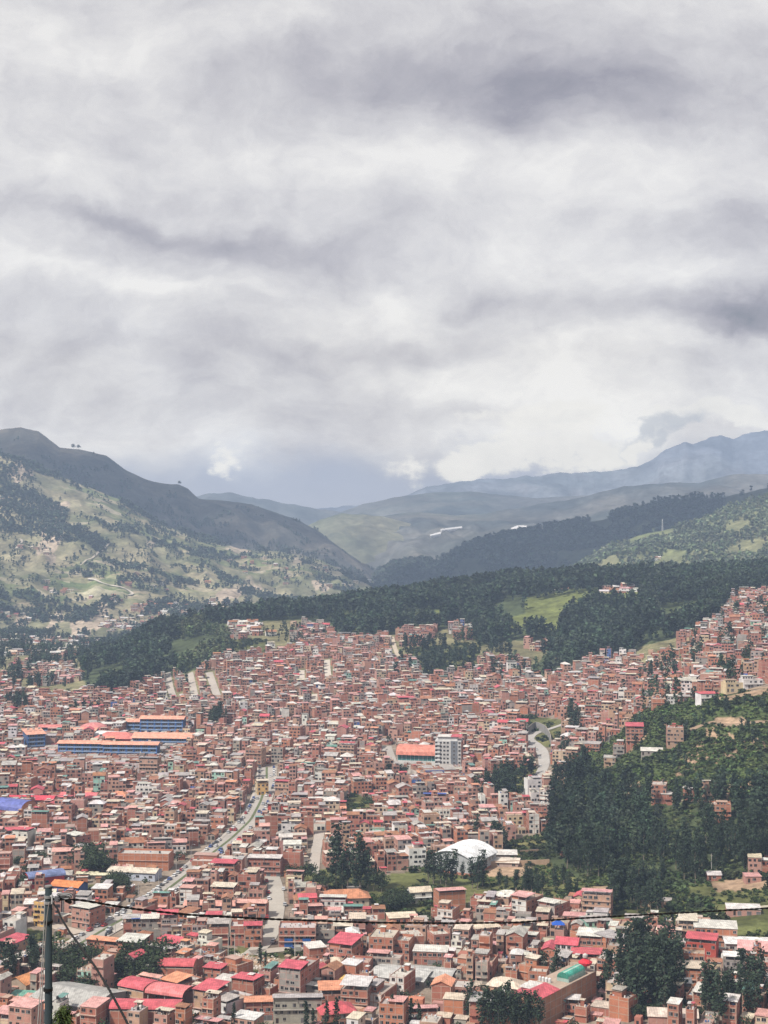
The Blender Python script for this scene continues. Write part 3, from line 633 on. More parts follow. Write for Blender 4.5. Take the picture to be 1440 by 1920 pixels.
# ---------------------------------------------------------------- hand-placed houses: px, py of the front base, w, d, storeys, turn, wall, front, roof
HL = [
 (12,1803,10,12,3,-30,'tn','tn','sR'), (40,1778,6,7,1,-10,'wh','wh','sW'), (93,1792,17,10,1,-8,'br','br','-'), (196,1784,18,12,1,-18,'br','br','cO4'),
 (241,1811,11,11,3,-14,'br','br','cW10'), (204,1812,8,9,2,-14,'br','br','-'), (149,1812,6.5,7,1,-5,'wh','wh','gR'), (233,1817,8,7,1,-10,'wh','wh','gR'),
 (245,1884,13,11,2,-30,'br','tn','bR'), (318,1876,9,15,2,-35,'br','br','cO6'), (329,1853,15,9,3,-4,'br','br','bR'), (270,1925,27,10,2,-3,'br','br','bR'),
 (160,1908,13,9,1,-20,'tn','tn','gO'), (185,1895,13,9,1,-10,'gr','gr','gC'), (56,1893,9,8,1,-12,'gr','gr','sP'),
 (398,1816,7,8,3,-20,'br','br','-'), (428,1840,10.5,10,3,-38,'or','blind','-'), (398,1850,8,8,2,-20,'br','br','cR8'),
 (382,1906,9.5,11,3,-27,'br','tn','cR10'), (408,1911,10,15,2,-37,'wh','wh','cG5'), (455,1884,10,10,3,-22,'br','br','cR9'),
 (543,1888,9.5,20,5,-20,'br','gr','cR4'), (585,1886,9,10,2,-18,'gr','gr','cW5'), (490,1916,13,11,2,5,'br','br','cO7'), (558,1922,19,9,3,3,'gr','gr','cG5'),
 (636,1928,14,12,2,14,'br','br','hR'), (622,1893,10,9,2,5,'br','br','cO10'), (664,1900,11,10,3,-12,'br','br','cW10'), (700,1892,7,17,3,-22,'br','wh','-'),
 (664,1877,12,12,2,-20,'br','dk','cY4'), (638,1815,11,13,3,-22,'or','br','cR10'), (596,1803,8,9,2,20,'br','br','sW'), (625,1823,9,8,1,-18,'wh','wh','hC'),
 (714,1808,11,15,4,-12,'or','or','-'), (666,1833,12,10,2,-10,'br','br','-'), (557,1777,17,12,3,0,'br','br','-'), (608,1771,9.5,11,3,0,'gr','gr','-'),
 (643,1768,8.5,11,2,0,'br','br','cC6'), (670,1765,7.5,11,3,0,'br','pk','cC8'), (694,1762,7,11,3,0,'br','br','-'), (374,1772,7,11,4,2,'br','gr','-'), (392,1773,7,11,2,4,'br','br','sG'),
 (409,1774,9.5,11,3,4,'br','br','cG6'), (448,1776,8,11,3,2,'br','br','-'), (474,1777,8,12,3,2,'or','or','cR4'),
 (246,1764,7.5,11,3,8,'br','br','cG5'), (263,1765,7.5,11,3,7,'br','tn','cB5'), (281,1766,8,11,3,6,'gr','gr','cW6'), (300,1767,7,11,3,6,'gr','gr','-'), (317,1768,7.5,12,4,5,'br','gr','cR6'), (336,1768,7,11,2,4,'cr','cr','cW4'), (355,1770,7,11,4,3,'br','br','-'),
 (151,1743,11,12,3,-28,'br','pk','cW8'), (73,1738,6,9,4,-20,'tn','ye','-'), (37,1598,10,11,4,-14,'wh','wh','cR8'), (97,1621,7,11,4,-32,'br','wh','-'),
 (132,1608,9,12,4,-36,'br','tn','cW6'), (268,1634,29,13,3,-5,'or','blind','-'), (72,1634,14,10,1,28,'wh','wh','gW'), (3,1640,9,10,4,5,'br','br','-'),
 (398,1627,24,16,2,-6,'br','blind','-'), (495,1645,18,14,3,-5,'br','br','cW5'), (417,1664,13,11,4,-10,'br','br','cR7'), (417,1691,12,11,2,-10,'br','br','cC6'),
 (470,1722,15,10,2,-4,'br','br','cP5'), (580,1730,13,10,2,10,'br','br','cP5'), (577,1716,9,8,3,5,'rd','rd','sR'), (624,1712,13,8,2,-4,'rd','wh','cW4'), (662,1728,9,8,2,0,'br','br','cN5'),
 (790,1693,11,8,2,14,'wh','wh','gC'), (848,1710,14,10,3,14,'or','or','cP6'), (834,1742,8,10,4,-22,'br','wh','-'), (757,1744,14,9,2,10,'br','br','sC'), (870,1748,8,8,1,5,'wh','wh','sW'),
 (952,1692,12,9,1,-5,'wh','wh','hW'), (973,1732,8.5,16,4,-36,'or','wh','cP5'), (1025,1733,9,15,3,-36,'br','gr','cW4'), (1118,1722,14,11,4,-14,'or','tn','cP5'),
 (1124,1752,13,9,2,14,'mt','mt','sG'), (806,1812,15,9,2,-8,'br','br','sW'), (829,1789,8,9,3,18,'br','br','-'), (856,1790,5,6,3,-20,'wh','wh','-'),
 (864,1827,16,11,2,-22,'or','blind','-'), (904,1834,9,12,3,-16,'br','pk','-'), (740,1804,13,11,3,-14,'or','br','-'), (776,1792,10,11,3,14,'br','br','-'),
 (915,1772,12,11,2,18,'br','br','cC4'), (983,1786,11,11,2,-14,'br','br','cW5'), (941,1868,14,11,1,-22,'tn','tn','hC'),
 (827,1888,8,10,3,-12,'or','br','gO'), (850,1915,8,7,3,-12,'or','blind','sC'), (768,1918,22,9,1,6,'br','br','cP4'), (744,1870,6.5,13,3,-22,'br','wh','-'),
 (990,1848,9,11,4,-34,'or','or','-'), (1086,1868,9,11,4,-6,'tn','gr','-'), (1160,1917,8.5,8.5,4,-34,'or','blind','-'), (1128,1908,9,7,1,-25,'br','br','sC'),
 (1262,1926,19,9,1,-8,'pk','pk','gC'), (1288,1769,9,11,3,-10,'br','tn','cC10'), (1342,1776,19,12,3,-10,'or','or','sW'), (1250,1773,8,8,2,-10,'br','or','sP'),
 (1314,1808,13,12,3,-18,'rd','rd','cR7'), (1292,1830,13,9,3,-12,'or','or','-'), (1291,1853,13,9,2,-12,'br','or','cC10'), (1377,1843,8.5,12,3,-10,'gr','gr','cW5'),
 (1421,1846,10,12,3,-12,'br','br','-'), (1415,1808,14,12,2,-14,'pk','pk','gP'), (1105,1787,11,10,2,-14,'br','br','cW10'), (1100,1823,13,11,2,-8,'br','br','cR10'),
 (1150,1788,10,22,2,40,'or','or','cG3'), (1040,1910,8,9,2,-14,'tn','tn','bN'), (1066,1912,8,9,2,-14,'br','br','cW6'),
 (1395,1720,16,9,1,-8,'pk','pk','sW'), (1246,1702,6,6,1,-15,'tn','tn','sG'), (1413,1658,8,7,1,0,'pk','pk','sP'), (1340,1652,7,6,1,0,'br','br','gW'),
 (1370,1882,9,9,3,-20,'br','br','-'), (1275,1880,9,9,2,-10,'br','tn','cW6'),
 # hillside on the right
 (1190,1398,12,12,4,-8,'or','br','cR10'), (1160,1425,8,10,4,-12,'br','gr','-'), (1266,1405,11,12,4,-8,'br','tn','-'), (1235,1508,9,12,4,-14,'br','br','-'), (1250,1512,7,8,2,-12,'br','br','sW'),
 (1351,1545,12,12,4,-10,'or','or','-'), (1332,1312,14,10,2,12,'wh','wh','sR'), (1382,1297,16,10,3,10,'cr','cr','-'), (1413,1290,14,10,3,8,'wh','wh','-'), (1328,1305,5,6,4,0,'or','or','-'),
 (1090,1395,9,10,3,-14,'br','br','cG5'), (1110,1410,11,10,2,-18,'br','br','sG'), (1143,1440,8,9,2,-10,'wh','tn','sG'), (1222,1418,14,8,1,-10,'gr','gr','gW'), (1236,1330,10,9,3,-5,'or','or','-'),
 (1263,1322,9,9,2,-5,'wh','wh','sW'), (1440,1270,9,10,4,0,'br','br','-'), (1285,1315,9,8,1,0,'br','br','sG'), (1176,1333,8,8,3,0,'br','br','-'), (1290,1255,12,10,3,0,'br','wh','-'),
 (1068,1605,8,8,2,8,'br','br','-'), (1010,1540,11,9,3,-6,'br','br','cG5'), (1022,1520,8,12,4,-30,'pk','wh','-'), (880,1605,12,8,2,4,'or','or','sC'),
 (1033,1218,6,7,5,0,'br','br','-'), (880,1200,8,8,4,0,'or','br','-'), (862,1200,8,8,3,0,'br','br','-'), (1050,1235,8,8,2,0,'pk','pk','-'),
 # middle distance singled out
 (155,1500,10,11,1,0,'br','br','cO5'), (47,1497,9,11,5,-12,'or','tn','-'), (77,1440,5,9,3,0,'tn','wh','-'), (475,1440,13,12,5,-14,'tn','dk','-'), (435,1468,14,13,4,-10,'br','br','-'), (278,1460,14,12,5,-6,'tn','tn','cG4'),
 (365,1468,9,9,3,-10,'br','wh','-'), (650,1430,12,11,5,-12,'br','tn','cR4'), (532,1500,13,12,4,-12,'br','tn','cR5'), (493,1492,8,10,3,14,'cr','ye','cC5'), (687,1445,11,11,4,-8,'br','br','-'), (1060,1425,7,8,2,0,'wh','wh','sW'),
 (830,1545,13,12,3,-6,'pk','wh','-'), (815,1510,15,10,2,-4,'pk','pk','cB5'), (868,1500,13,12,4,-10,'br','tn','-'), (530,1530,20,10,2,-3,'rd','rd','cG4'),
]
def put(px, py, w, d, n, deg, wall, front, roof, k, **kw):
    X, Y, z = locate(px, py); near_house(X, Y, math.radians(deg), w, d, n, wall, front if front != 'blind' else wall, roof, 1000 + k, wins=front != 'blind', **kw); occupy(X, Y, math.radians(deg), w, d)
for k, h in enumerate(HL): put(*h, k)

# ---------------------------------------------------------------- landmark buildings
def big(name, label, cat, px, py, th, build, w, d):
    X, Y, z = locate(px, py); th = math.radians(th); zmin, zmax = corner_minz(X, Y, th, w, d); root = place_root(name, X, Y, (zmin + zmax) / 2, th); parts = {}
    def get(p):
        if p not in parts: parts[p] = MB()
        return parts[p]
    wins = build(get) or []
    for p, mb in parts.items(): link(p, mb.mesh(p, MATS), root)
    for kind, x, y, z, ww, hh, rot in wins:
        o = link(kind, WINM[kind], root); o.location = (x, y, z); o.scale = (ww, 1, hh); o.rotation_euler = (0, 0, rot)
    tag(root, label, cat); occupy(X, Y, th, w, d); return root
def gym(get):
    w, d, h, rise, ns = 28, 32, 7.0, 5.8, 16; W = get('wall'); c = (.40, .41, .42)
    W.quad((-w/2,0,-2),(w/2,0,-2),(w/2,0,h),(-w/2,0,h),0,c); W.quad((w/2,0,-2),(w/2,d,-2),(w/2,d,h),(w/2,0,h),0,c); W.quad((w/2,d,-2),(-w/2,d,-2),(-w/2,d,h),(w/2,d,h),0,c); W.quad((-w/2,d,-2),(-w/2,0,-2),(-w/2,0,h),(-w/2,d,h),0,c)
    get('plinth').box(-w/2-.1, w/2+.1, -.1, d+.1, -2, 1.3, 0, (.38,.17,.12))
    pr = lambda k: (-w/2 - .8 + (w + 1.6) * k / ns, h + rise * math.sin(math.pi * k / ns) ** .75)
    R = get('roof')
    for k in range(ns):
        (a, za), (b, zb) = pr(k), pr(k + 1)
        R.quad((a,-.9,za),(b,-.9,zb),(b,d+.9,zb),(a,d+.9,za),2,(.80,.80,.80)); R.quad((a,-.9,za-.25),(a,d+.9,za-.25),(b,d+.9,zb-.25),(b,-.9,zb-.25),2,(.5,.5,.5))
        R.quad((a,-.9,za-.25),(b,-.9,zb-.25),(b,-.9,zb),(a,-.9,za),2,(.6,.6,.6))
        W.quad((a,0,h-.1),(b,0,h-.1),(b,0,zb-.2),(a,0,za-.2),0,c)
    for j in range(7):     # seams of the vault
        y = -.9 + (d + 1.8) * j / 6; s = get('roof_rib')
        for k in range(ns):
            (a, za), (b, zb) = pr(k), pr(k + 1); s.quad((a,y-.12,za+.05),(b,y-.12,zb+.05),(b,y+.12,zb+.05),(a,y+.12,za+.05),2,(.42,.43,.44))
    f = get('facade_rail')
    for z in (3.2, 5.4, 7.6): f.box(-w/2+.1, w/2-.1, -.06, 0, z, z+.12, 2, (.25,.26,.27))
    for x in np.linspace(-w/2+2, w/2-2, 7): f.box(x-.08, x+.08, -.09, 0, 1.3, 9, 2, (.3,.31,.32))
    return [('window', w/2+.05, y, 5.2, 2.6, 1.8, math.pi/2) for y in (3, 8, 13, 18, 23, 27)]
big('arched_gym', 'large white barrel vaulted sports hall with grey front behind tall dark trees', 'sports hall', 844, 1641, -27, gym, 28, 32)
def hall(get):
    w, d, h = 40, 20, 8; W = get('wall'); c = (.55,.54,.52)
    W.box(-w/2, w/2, 0, d, -3, 3.5, 0, c)
    g = get('glazing'); g.box(-w/2, w/2, .6, d-.6, 3.5, h, 3, (.05,.16,.16)); 
    for x in np.linspace(-w/2, w/2, 13): get('glazing_bar').box(x-.12, x+.12, .48, .62, 3.5, h, 2, (.5,.52,.52))
    P = sheet_roof(get('roof'), 'b', (.60,.22,.16), -w/2-1, w/2+1, -1.5, d+1.5, h, rise=6.5)
    for xx in (-w/2, w/2):
        for k in range(len(P)-1):
            (a, za), (b, zb) = P[k], P[k+1]; get('gable').quad((xx,d/2+a,h-.1),(xx,d/2+b,h-.1),(xx,d/2+b,h+zb-.05),(xx,d/2+a,h+za-.05),1,(.5,.47,.44))
big('vaulted_hall', 'long orange barrel roofed hall with teal glass beside white apartment tower', 'hall', 793, 1436, -12, hall, 40, 20)
def tower(get):
    w, d, n = 20, 14, 7; H = n * 3; W = get('wall'); W.box(-w/2, w/2, 0, d, -3, H, 1, (.50,.49,.48)); get('grey_panel').box(2.2, 7.2, -.25, .1, 0, H, 1, (.17,.18,.20))
    get('brick_side').box(w/2, w/2+.3, .2, d-.2, -3, H-1, 0, (.36,.17,.13)); b = get('balcony'); wn = []
    for k in range(1, n):
        b.box(-w/2+.2, -w/2+4, -1.1, 0, k*3-.1, k*3+.9, 1, (.6,.59,.58), True); get('floor_band').box(-w/2-.04, w/2+.04, -.06, d+.04, k*3-.12, k*3+.12, 1, (.5,.49,.48))
        for x in (-9, -5.5, -2.8, -.2, 8.8): wn.append(('window', x, -.1, k*3+1.6, 1.7, 1.5, 0))
        wn.append(('window', 4.7, -.32, k*3+1.5, 1.6, 1.3, 0))
    get('penthouse').box(-w/2+2, w/2-3, 2, d-1, H, H+2.8, 1, (.55,.54,.53)); sheet_roof(get('roof'), 's', SHC['R'], 2, w/2, 1, d-1, H+3, rise=.4); sheet_roof(get('roof'), 's', SHC['W'], -w/2+1.5, 1.9, 1, d-1, H+3, rise=.4)
    return wn
big('apartment_tower', 'white and grey seven storey apartment tower, tallest in the middle of town', 'apartment block', 840, 1442, -8, tower, 20, 14)
def school(w, d, n, roofc, H0=3.4, gr=False, cut=False):
    def f(get):
        H = n * H0; W = get('wall'); c = (.06,.11,.24); W.box(-w/2, w/2, 0, d, -2, H, 1, c); wn = []
        nb = int(w / 6)
        for j in range(nb + 1):
            x = -w/2 + w * j / nb; get('column').box(x-.35, x+.35, -.8, .1, -2, H, 1, (.05,.13,.36))
        for k in range(n):
            get('gallery').box(-w/2, w/2, -.9, 0, k*H0+.05+(k==0)*-.3, k*H0+1.0, 1, (.24,.34,.52), True)
            for j in range(nb):
                x = -w/2 + w * (j+.5) / nb; wn.append(('window', x, -.06, k*H0+2.1, w/nb*.62, 1.5, 0))
        for k in range(n):
            for j in range(max(1, int(d/6))):
                for sx in (-1, 1): wn.append(('window', sx*(w/2+.06), d*(j+.5)/max(1,int(d/6)), k*H0+1.9, 2.6, 1.5, sx*math.pi/2))
        if w >= d: sheet_roof(get('roof'), 'g', roofc, -w/2-1.5, w/2+1.5, -1.8, d+1.5, H+.1, rise=d*.13)
        else: sheet_roof(get('roof'), 's', roofc, -w/2-1.5, w/2+1.5, -1.8, d+1.5, H+.1, rise=2)
        for k in range(3): get('roof_vent').box(-w/3+k*w/3-1, -w/3+k*w/3+1, d/2-.7, d/2+.7, H+d*.11, H+d*.13+1.2, 1, (.5,.45,.4))
        return wn
    return f
OR = (.70,.34,.24)
big('school_building', 'blue school block with orange roof, left one of the two front blocks', 'school', 155, 1418, -4, school(40, 13, 3, OR), 40, 13)
big('school_building', 'blue school block with orange roof, right one of the two front blocks', 'school', 244, 1420, -4, school(44, 13, 3, OR), 44, 13)
big('school_building', 'tall dark blue school block with orange roof at the back of the complex', 'school', 303, 1378, -4, school(38, 15, 4, OR), 38, 15)
big('school_building', 'dark blue school block left of the tall back block', 'school', 264, 1376, -3, school(26, 15, 3, OR), 26, 15)
big('school_building', 'pale blue end block of the school complex, nearest the left edge', 'school', 68, 1407, 24, school(14, 22, 4, OR), 14, 22)
big('school_building', 'blue school wing with pinkish orange roof behind the two front blocks', 'school', 132, 1384, -4, school(44, 13, 2, OR), 44, 13)
big('school_building', 'long low wing with broad orange roof in the middle of the school', 'school', 305, 1400, -5, school(52, 24, 2, OR), 52, 24)
big('school_building', 'small blue wing with pink roof beside the pale blue end block', 'school', 96, 1386, 4, school(20, 12, 3, (.6,.2,.18)), 20, 12)
def pinkhall(get):
    get('wall').box(-17, 17, 0, 20, -2, 5, 0, (.40,.09,.09)); sheet_roof(get('roof'), 'h', (.62,.20,.17), -18.5, 18.5, -1.5, 21.5, 5, rise=4.5)
big('school_hall', 'school hall with hipped pink roof between blue school blocks', 'hall', 213, 1397, -5, pinkhall, 34, 20)
def domeb(get):
    get('wall').tube([(0,12,-2),(0,12,3.4)], 12.5, 24, 0, (.42,.36,.34)); R = get('dome'); ns = 6
    for k in range(ns):
        a, b = math.pi/2*k/ns, math.pi/2*(k+1)/ns
        for j in range(24):
            p, q = 2*math.pi*j/24, 2*math.pi*(j+1)/24; P = lambda e, t: (13.4*math.cos(e)*math.cos(t), 12+13.4*math.cos(e)*math.sin(t), 3.4+6.5*math.sin(e))
            R.quad(P(a,p), P(a,q), P(b,q), P(b,p), 2, (.56,.19,.18) if j % 2 else (.60,.24,.22))
big('domed_arena', 'round arena with shallow pink ribbed dome behind the blue school', 'arena', 171, 1379, 0, domeb, 26, 24)
def shed(w, d, h, wc, rk, rc, rise=None, openf=False, posts=True):
    def f(get):
        if openf:
            for x in np.linspace(-w/2+.3, w/2-.3, max(2, int(w/5))):
                for y in (.3, d-.3): get('post').box(x-.15, x+.15, y-.15, y+.15, -2, h, 1, (.4,.38,.36))
            get('wall').box(-w/2, w/2, d-.4, d-.1, -2, h-.6, 0, wc)
        else: get('wall').box(-w/2, w/2, 0, d, -2, h, 0, wc)
        P = sheet_roof(get('roof'), rk, rc, -w/2-.7, w/2+.7, -.7, d+.7, h+.05, rise=rise)
        if rk == 'b' and P and not openf:
            for xx in ((-w/2, w/2) if w >= d else ()):
                for k in range(len(P)-1):
                    (a, za), (b, zb) = P[k], P[k+1]; get('gable').quad((xx,d/2+a,h-.1),(xx,d/2+b,h-.1),(xx,d/2+b,h+zb),(xx,d/2+a,h+za),1,wc)
        if rk == 'g':
            g = get('gable'); R = rise or min(w+1.4, d+1.4)*.22; R *= .93
            if w >= d:
                for xx in (-w/2+.05, w/2-.05): g.tri((xx,0,h),(xx,d,h),(xx,d/2,h+R),0,wc)
            else: g.tri((-w/2,0,h),(w/2,0,h),(0,0,h+R),0,wc)
        return [('window', x, -.06, h*.55, 2.0, 1.3, 0) for x in np.linspace(-w/2+2.5, w/2-2.5, max(2, int(w/6)))] if not openf and w >= 12 else []
    return f
wh, bl = (.55,.54,.53), (.10,.16,.38)
SH = [
 ('white_arched_shed','small white arched shed right of the pink dome','shed',197,1390,-20,(20,14,3.5,wh,'b',(.68,.67,.66),4)),
 ('warehouse','long low warehouse with pale orange roof at the far left of town','warehouse',88,1318,-14,(42,10,4,(.4,.3,.26),'g',(.55,.36,.29),2)),
 ('market_hall','market hall with flat cream gable roof and blue white walls before the windowless brick block','market',246,1652,-12,(27,11,4.5,(.42,.45,.52),'g',(.57,.50,.41),1.6)),
 ('shed','blue walled shed under orange gable roof right of the blue vault','shed',120,1678,-18,(16,11,4,bl,'g',(.62,.22,.08),2)),
 ('shed','low blue shed with orange roof in front of the larger orange roof','shed',150,1692,-12,(12,8,3,bl,'g',(.62,.2,.08),1.2)),
 ('vaulted_shed','shed with dull blue barrel roof and red wall behind the concrete pole','shed',88,1666,28,(19,9,5.5,(.45,.05,.06),'b',(.16,.20,.36),2.4)),
 ('court_shelter','pair of low cream roofs over the grassy court, left one','shelter',163,1650,-3,(11,4,3,wh,'g',(.6,.56,.4),.8)),
 ('court_shelter','pair of low cream roofs over the grassy court, right one','shelter',190,1651,-3,(11,4,3,wh,'g',(.6,.56,.4),.8)),
 ('warehouse','broad grey low pitched hall roof behind the concrete pole','warehouse',112,1907,-25,(30,24,5,(.25,.24,.23),'g',(.36,.35,.33),2.5)),
 ('shed','orange gable shed among dark trees at the left edge','shed',31,1858,-32,(11,14,3,(.33,.26,.2),'g',(.6,.26,.11),2.6)),
 ('shed','second orange gable shed just left of the concrete pole','shed',70,1842,-30,(9,12,3,(.33,.26,.2),'g',(.6,.26,.11),2.3)),
 ('shed','small shed with sea green sheet roof near the grey hall','shed',36,1888,-12,(10,8,3,(.3,.28,.26),'s',(.16,.36,.28),.8)),
 ('long_shed','long shed with pink roof and blue wall just above the black cable','warehouse',396,1713,-3,(27,9,4,(.05,.08,.2),'g',(.62,.31,.25),1.6)),
 ('vaulted_hall','hall with deep blue barrel roof and orange gable at the left edge','hall',12,1534,-28,(24,16,5,(.55,.25,.15),'b',(.12,.14,.38),6)),
 ('warehouse','wide pink red roofed warehouse left of the avenue top','warehouse',160,1508,-6,(38,16,4,(.4,.2,.16),'g',(.62,.16,.17),2.5)),
 ('warehouse','pair of bright red roofs side by side, left of the pink warehouse','warehouse',52,1512,-4,(34,12,4,(.4,.2,.16),'g',(.60,.07,.10),2)),
 ('warehouse','orange hip roofed hall right of the pink red warehouse','warehouse',218,1506,-10,(16,14,4,(.4,.3,.2),'h',(.6,.25,.15),3)),
 ('warehouse','flat pale roofed school annex beside red roof','warehouse',388,1392,-3,(50,12,4,(.5,.46,.42),'g',(.60,.55,.48),1.2)),
 ('long_shed','low shed with white roof beside the arched gym and tilled plot','shed',942,1614,-3,(16,8,3,(.4,.3,.26),'s',(.60,.57,.54),1)),
 ('long_shed','lowest white sheet roof right of the arched gym','shed',948,1628,-10,(14,8,2.5,(.4,.3,.26),'s',(.60,.52,.44),1)),
 ('shed','grey sheet roofed shed roof beside the brick cube, lower centre','shed',445,1852,-30,(20,9,2.6,(.3,.28,.26),'g',(.40,.38,.35),1)),
 ('shed','broad pale grey sheet roofs between brick houses, lower centre','shed',742,1852,-20,(24,18,3,(.3,.28,.26),'g',(.44,.43,.41),1.5)),
 ('shed','grey sheet roof right of the broad pale sheet roofs','shed',800,1848,-16,(20,14,3,(.3,.28,.26),'g',(.42,.41,.39),1.2)),
 ('shed','white gable shed next to grey four storey tower','shed',505,1852,-16,(12,12,3,(.3,.28,.26),'g',(.56,.57,.55),1)),
 ('shed','white long sheet roof on the right edge above pink gable','shed',1405,1790,-6,(20,9,4,(.4,.38,.36),'s',(.62,.61,.6),.6)),
 ('arch_canopy','pink arched canopy left of the brick cube house','canopy',308,1892,-22,(16,10,5.5,(.3,.2,.18),'b',(.60,.18,.18),2.6)),
]
for nm, lb, ct, px, py, th, a in SH: big(nm, lb, ct, px, py, th, shed(*a, openf=nm in ('court_shelter', 'arch_canopy')), a[0], a[1])
def haci(get):
    get('wall').box(-12, 12, 0, 11, -2, 4.6, 0, (.52,.44,.33)); sheet_roof(get('roof'), 'h', (.46,.20,.11), -13, 13, -1, 12, 4.6, rise=3.4)
    get('wing').box(-25, -11, 3, 13, -2, 4, 0, (.5,.42,.32)); sheet_roof(get('wing_roof'), 'h', (.36,.17,.10), -26, -8, 2, 16, 4.05, rise=3)
    return [('window', x, -.06, 2.4, 1.2, 1.4, 0) for x in (-9,-6,-3,0,3,6,9)]
big('tiled_villa', 'old cream house with wide terracotta hip roofs by the green river strip', 'villa', 648, 1702, 8, haci, 24, 12)
def bigbrick(get):   # long brick hall with the green vault and red onion tank
    w, d, H = 13, 46, 12; W = get('wall'); c = (.38,.20,.13); W.box(-w/2, w/2, 0, d, -3, H, 0, c); fr = get('concrete_frame')
    for k in range(1, 5): fr.box(-w/2-.05, w/2+.05, -.05, d+.05, k*3-.15, k*3+.12, 1, (.38,.29,.23))
    for y in np.linspace(.3, d-.3, 12): fr.box(w/2-.1, w/2+.08, y-.18, y+.18, -3, H, 1, (.38,.29,.23))
    for x in np.linspace(-w/2+.2, w/2-.2, 4): fr.box(x-.18, x+.18, -.08, .1, -3, H, 1, (.38,.29,.23))
    sheet_roof(get('front_roof'), 'g', SHC['R'], -w/2-.3, w/2+.3, -.5, 16, H+.1, rise=1.6); sheet_roof(get('front_roof'), 's', SHC['W'], -w/2, 0, 6, 15, H+1.4, rise=.2)
    V = get('green_vault'); ns = 10
    for k in range(ns):
        a, b = math.pi*k/ns, math.pi*(k+1)/ns; P = lambda t, y: (2.6*math.cos(t)+2.6, y, H+1.6+2.3*math.sin(t))
        V.quad(P(a,25), P(a,39), P(b,39), P(b,25), 2, (.06,.33,.25) if k % 4 else (.35,.5,.42))
        V.quad((2.6,25,H+1.6),P(a,25),P(b,25),(2.6,25,H+1.6),2,(.04,.2,.15))
    get('vault_base').box(-.1, 5.3, 25.1, 39, H, H+1.62, 1, (.3,.4,.36))
    T = get('red_tank'); T.tube([(3,43,H),(3,43,H+2.4)], .8, 10, 1, (.45,.4,.38)); T.tube([(3,43,H+2.4),(3,43,H+2.9),(3,43,H+3.9),(3,43,H+4.8),(3,43,H+5.2)], [1.6,2.6,2.9,1.6,.4], 14, 2, (.60,.03,.05)); T.tube([(3,43,H+5.2),(3,43,H+5.8),(3,43,H+6.8),(3,43,H+7.4)], [.3,1.1,1.1,.2], 10, 2, (.45,.42,.4))
    t2 = get('water_tank')
    for k in range(4): x = -5.5+k*1.5; t2.tube([(x,21,H),(x,21,H+1.6),(x,21,H+2)], [.65,.65,.2], 8, 2, (.6,.6,.6))
big('brick_hall', 'long tall brick hall carrying a green glass vault and a red onion shaped tank', 'hall', 984, 1930, -36, bigbrick, 13, 46)
# the house with blue gates: two gates as parts of the record placed at (557,1777)
for rec in HOUSES:
    px, py = to_px(rec['X'], rec['Y'], rec['z'])
    if abs(px - 557) < 2 and abs(py - 1777) < 4:
        for x in (-3.9, 4.4):
            m = MB(); m.box(-1.9, 1.9, -.09, 0, -.2, 4.3, 2, (.02, .10, .33)); g = link('blue_gate', m.mesh('blue_gate', MATS), rec['o'], (x, -.12, 0))
        rec['label'] = 'three storey brick house with two tall bright blue gates at the street corner'
# ---------------------------------------------------------------- filling the town
ANCH = [(300,1800,-28),(550,1860,-22),(850,1850,-14),(1200,1850,-22),(60,1850,-18),(150,1600,8),(400,1640,-8),(600,1550,3),(850,1500,10),(200,1450,5),(500,1400,-12),(800,1350,8),(1100,1250,-20),(350,1300,12),
        (100,1300,0),(700,1250,-5),(1400,1200,-10),(1000,1550,5),(1250,1280,-12),(250,1530,-6),(950,1400,-15),(620,1330,14),(450,1500,-8),(1100,1760,-14),(1380,1800,-12),(720,1600,12),(560,1720,2)]
def zpix(px, py):
    D = (CAMZ - 5) * F / (py - CY); return (px - CX) / F * D, D
AXY = np.array([zpix(a, b) for a, b, c in ANCH])
def not_town(px, py):
    """True where no houses stand"""
    b = inpoly(px, py, WOOD_RIDGE) | inpoly(px, py, WOOD_RIGHT) | inpoly(px, py, BUSH) | anyp(px, py, GREENS) | anyp(px, py, BARE) | (px < -60) | (px > 1500) | (py > 1990)
    return b
town_top = lambda px: np.interp(px, [-60,0,100,170,250,420,520,600,700,760,830,900,960,1040,1100,1180,1260,1330,1380,1440,1500], [1215,1215,1225,1290,1262,1172,1172,1178,1200,1188,1184,1172,1175,1150,1215,1235,1205,1165,1118,1105,1100])
cands = []
rr = random.Random(5)
for ai, (a, b, deg) in enumerate(ANCH):
    th = math.radians(deg + rr.uniform(-1, 1)); ax, ay = AXY[ai]; c, s = math.cos(th), math.sin(th)
    R = 420
    v = -R
    while v < R:
        row_d = rr.uniform(8.5, 13)
        for side in (0, 1):
            u = -R + rr.uniform(0, 8)
            while u < R:
                w = rr.choice([4.8, 5.5, 6, 7, 7.5, 8.5, 10]); 
                if rr.random() < .06: w *= 1.5
                X = ax + (u + w / 2) * c - v * s; Y = ay + (u + w / 2) * s + v * c
                cands.append((X, Y, ai, th + rr.uniform(-.03, .03), w - rr.choice([0, 0, .3]), row_d * rr.uniform(.72, .98)))
                u += w
                if rr.random() < .035: u += 6.5
            v += row_d
        v += rr.choice([3.5, 4.5, 6.5])
CA = np.array([(q[0], q[1]) for q in cands]); ids = np.array([q[2] for q in cands])
DD = ((CA[:, None, :] - AXY[None]) / np.array([1, 1.4])) ; own = np.argmin((DD ** 2).sum(-1), 1)
ok = (own == ids) & (CA[:, 1] > 583) & (CA[:, 1] < 3300)
CZ = ground_z(CA[:, 0], CA[:, 1]); px, py = to_px(CA[:, 0], CA[:, 1], CZ)
ok &= ~not_town(px, py) & (py > town_top(px)) & (px > -50) & (px < 1490) & (py < 1985)
thin = fbm(CA[:, 0] / 70, CA[:, 1] / 70, 77, 3)
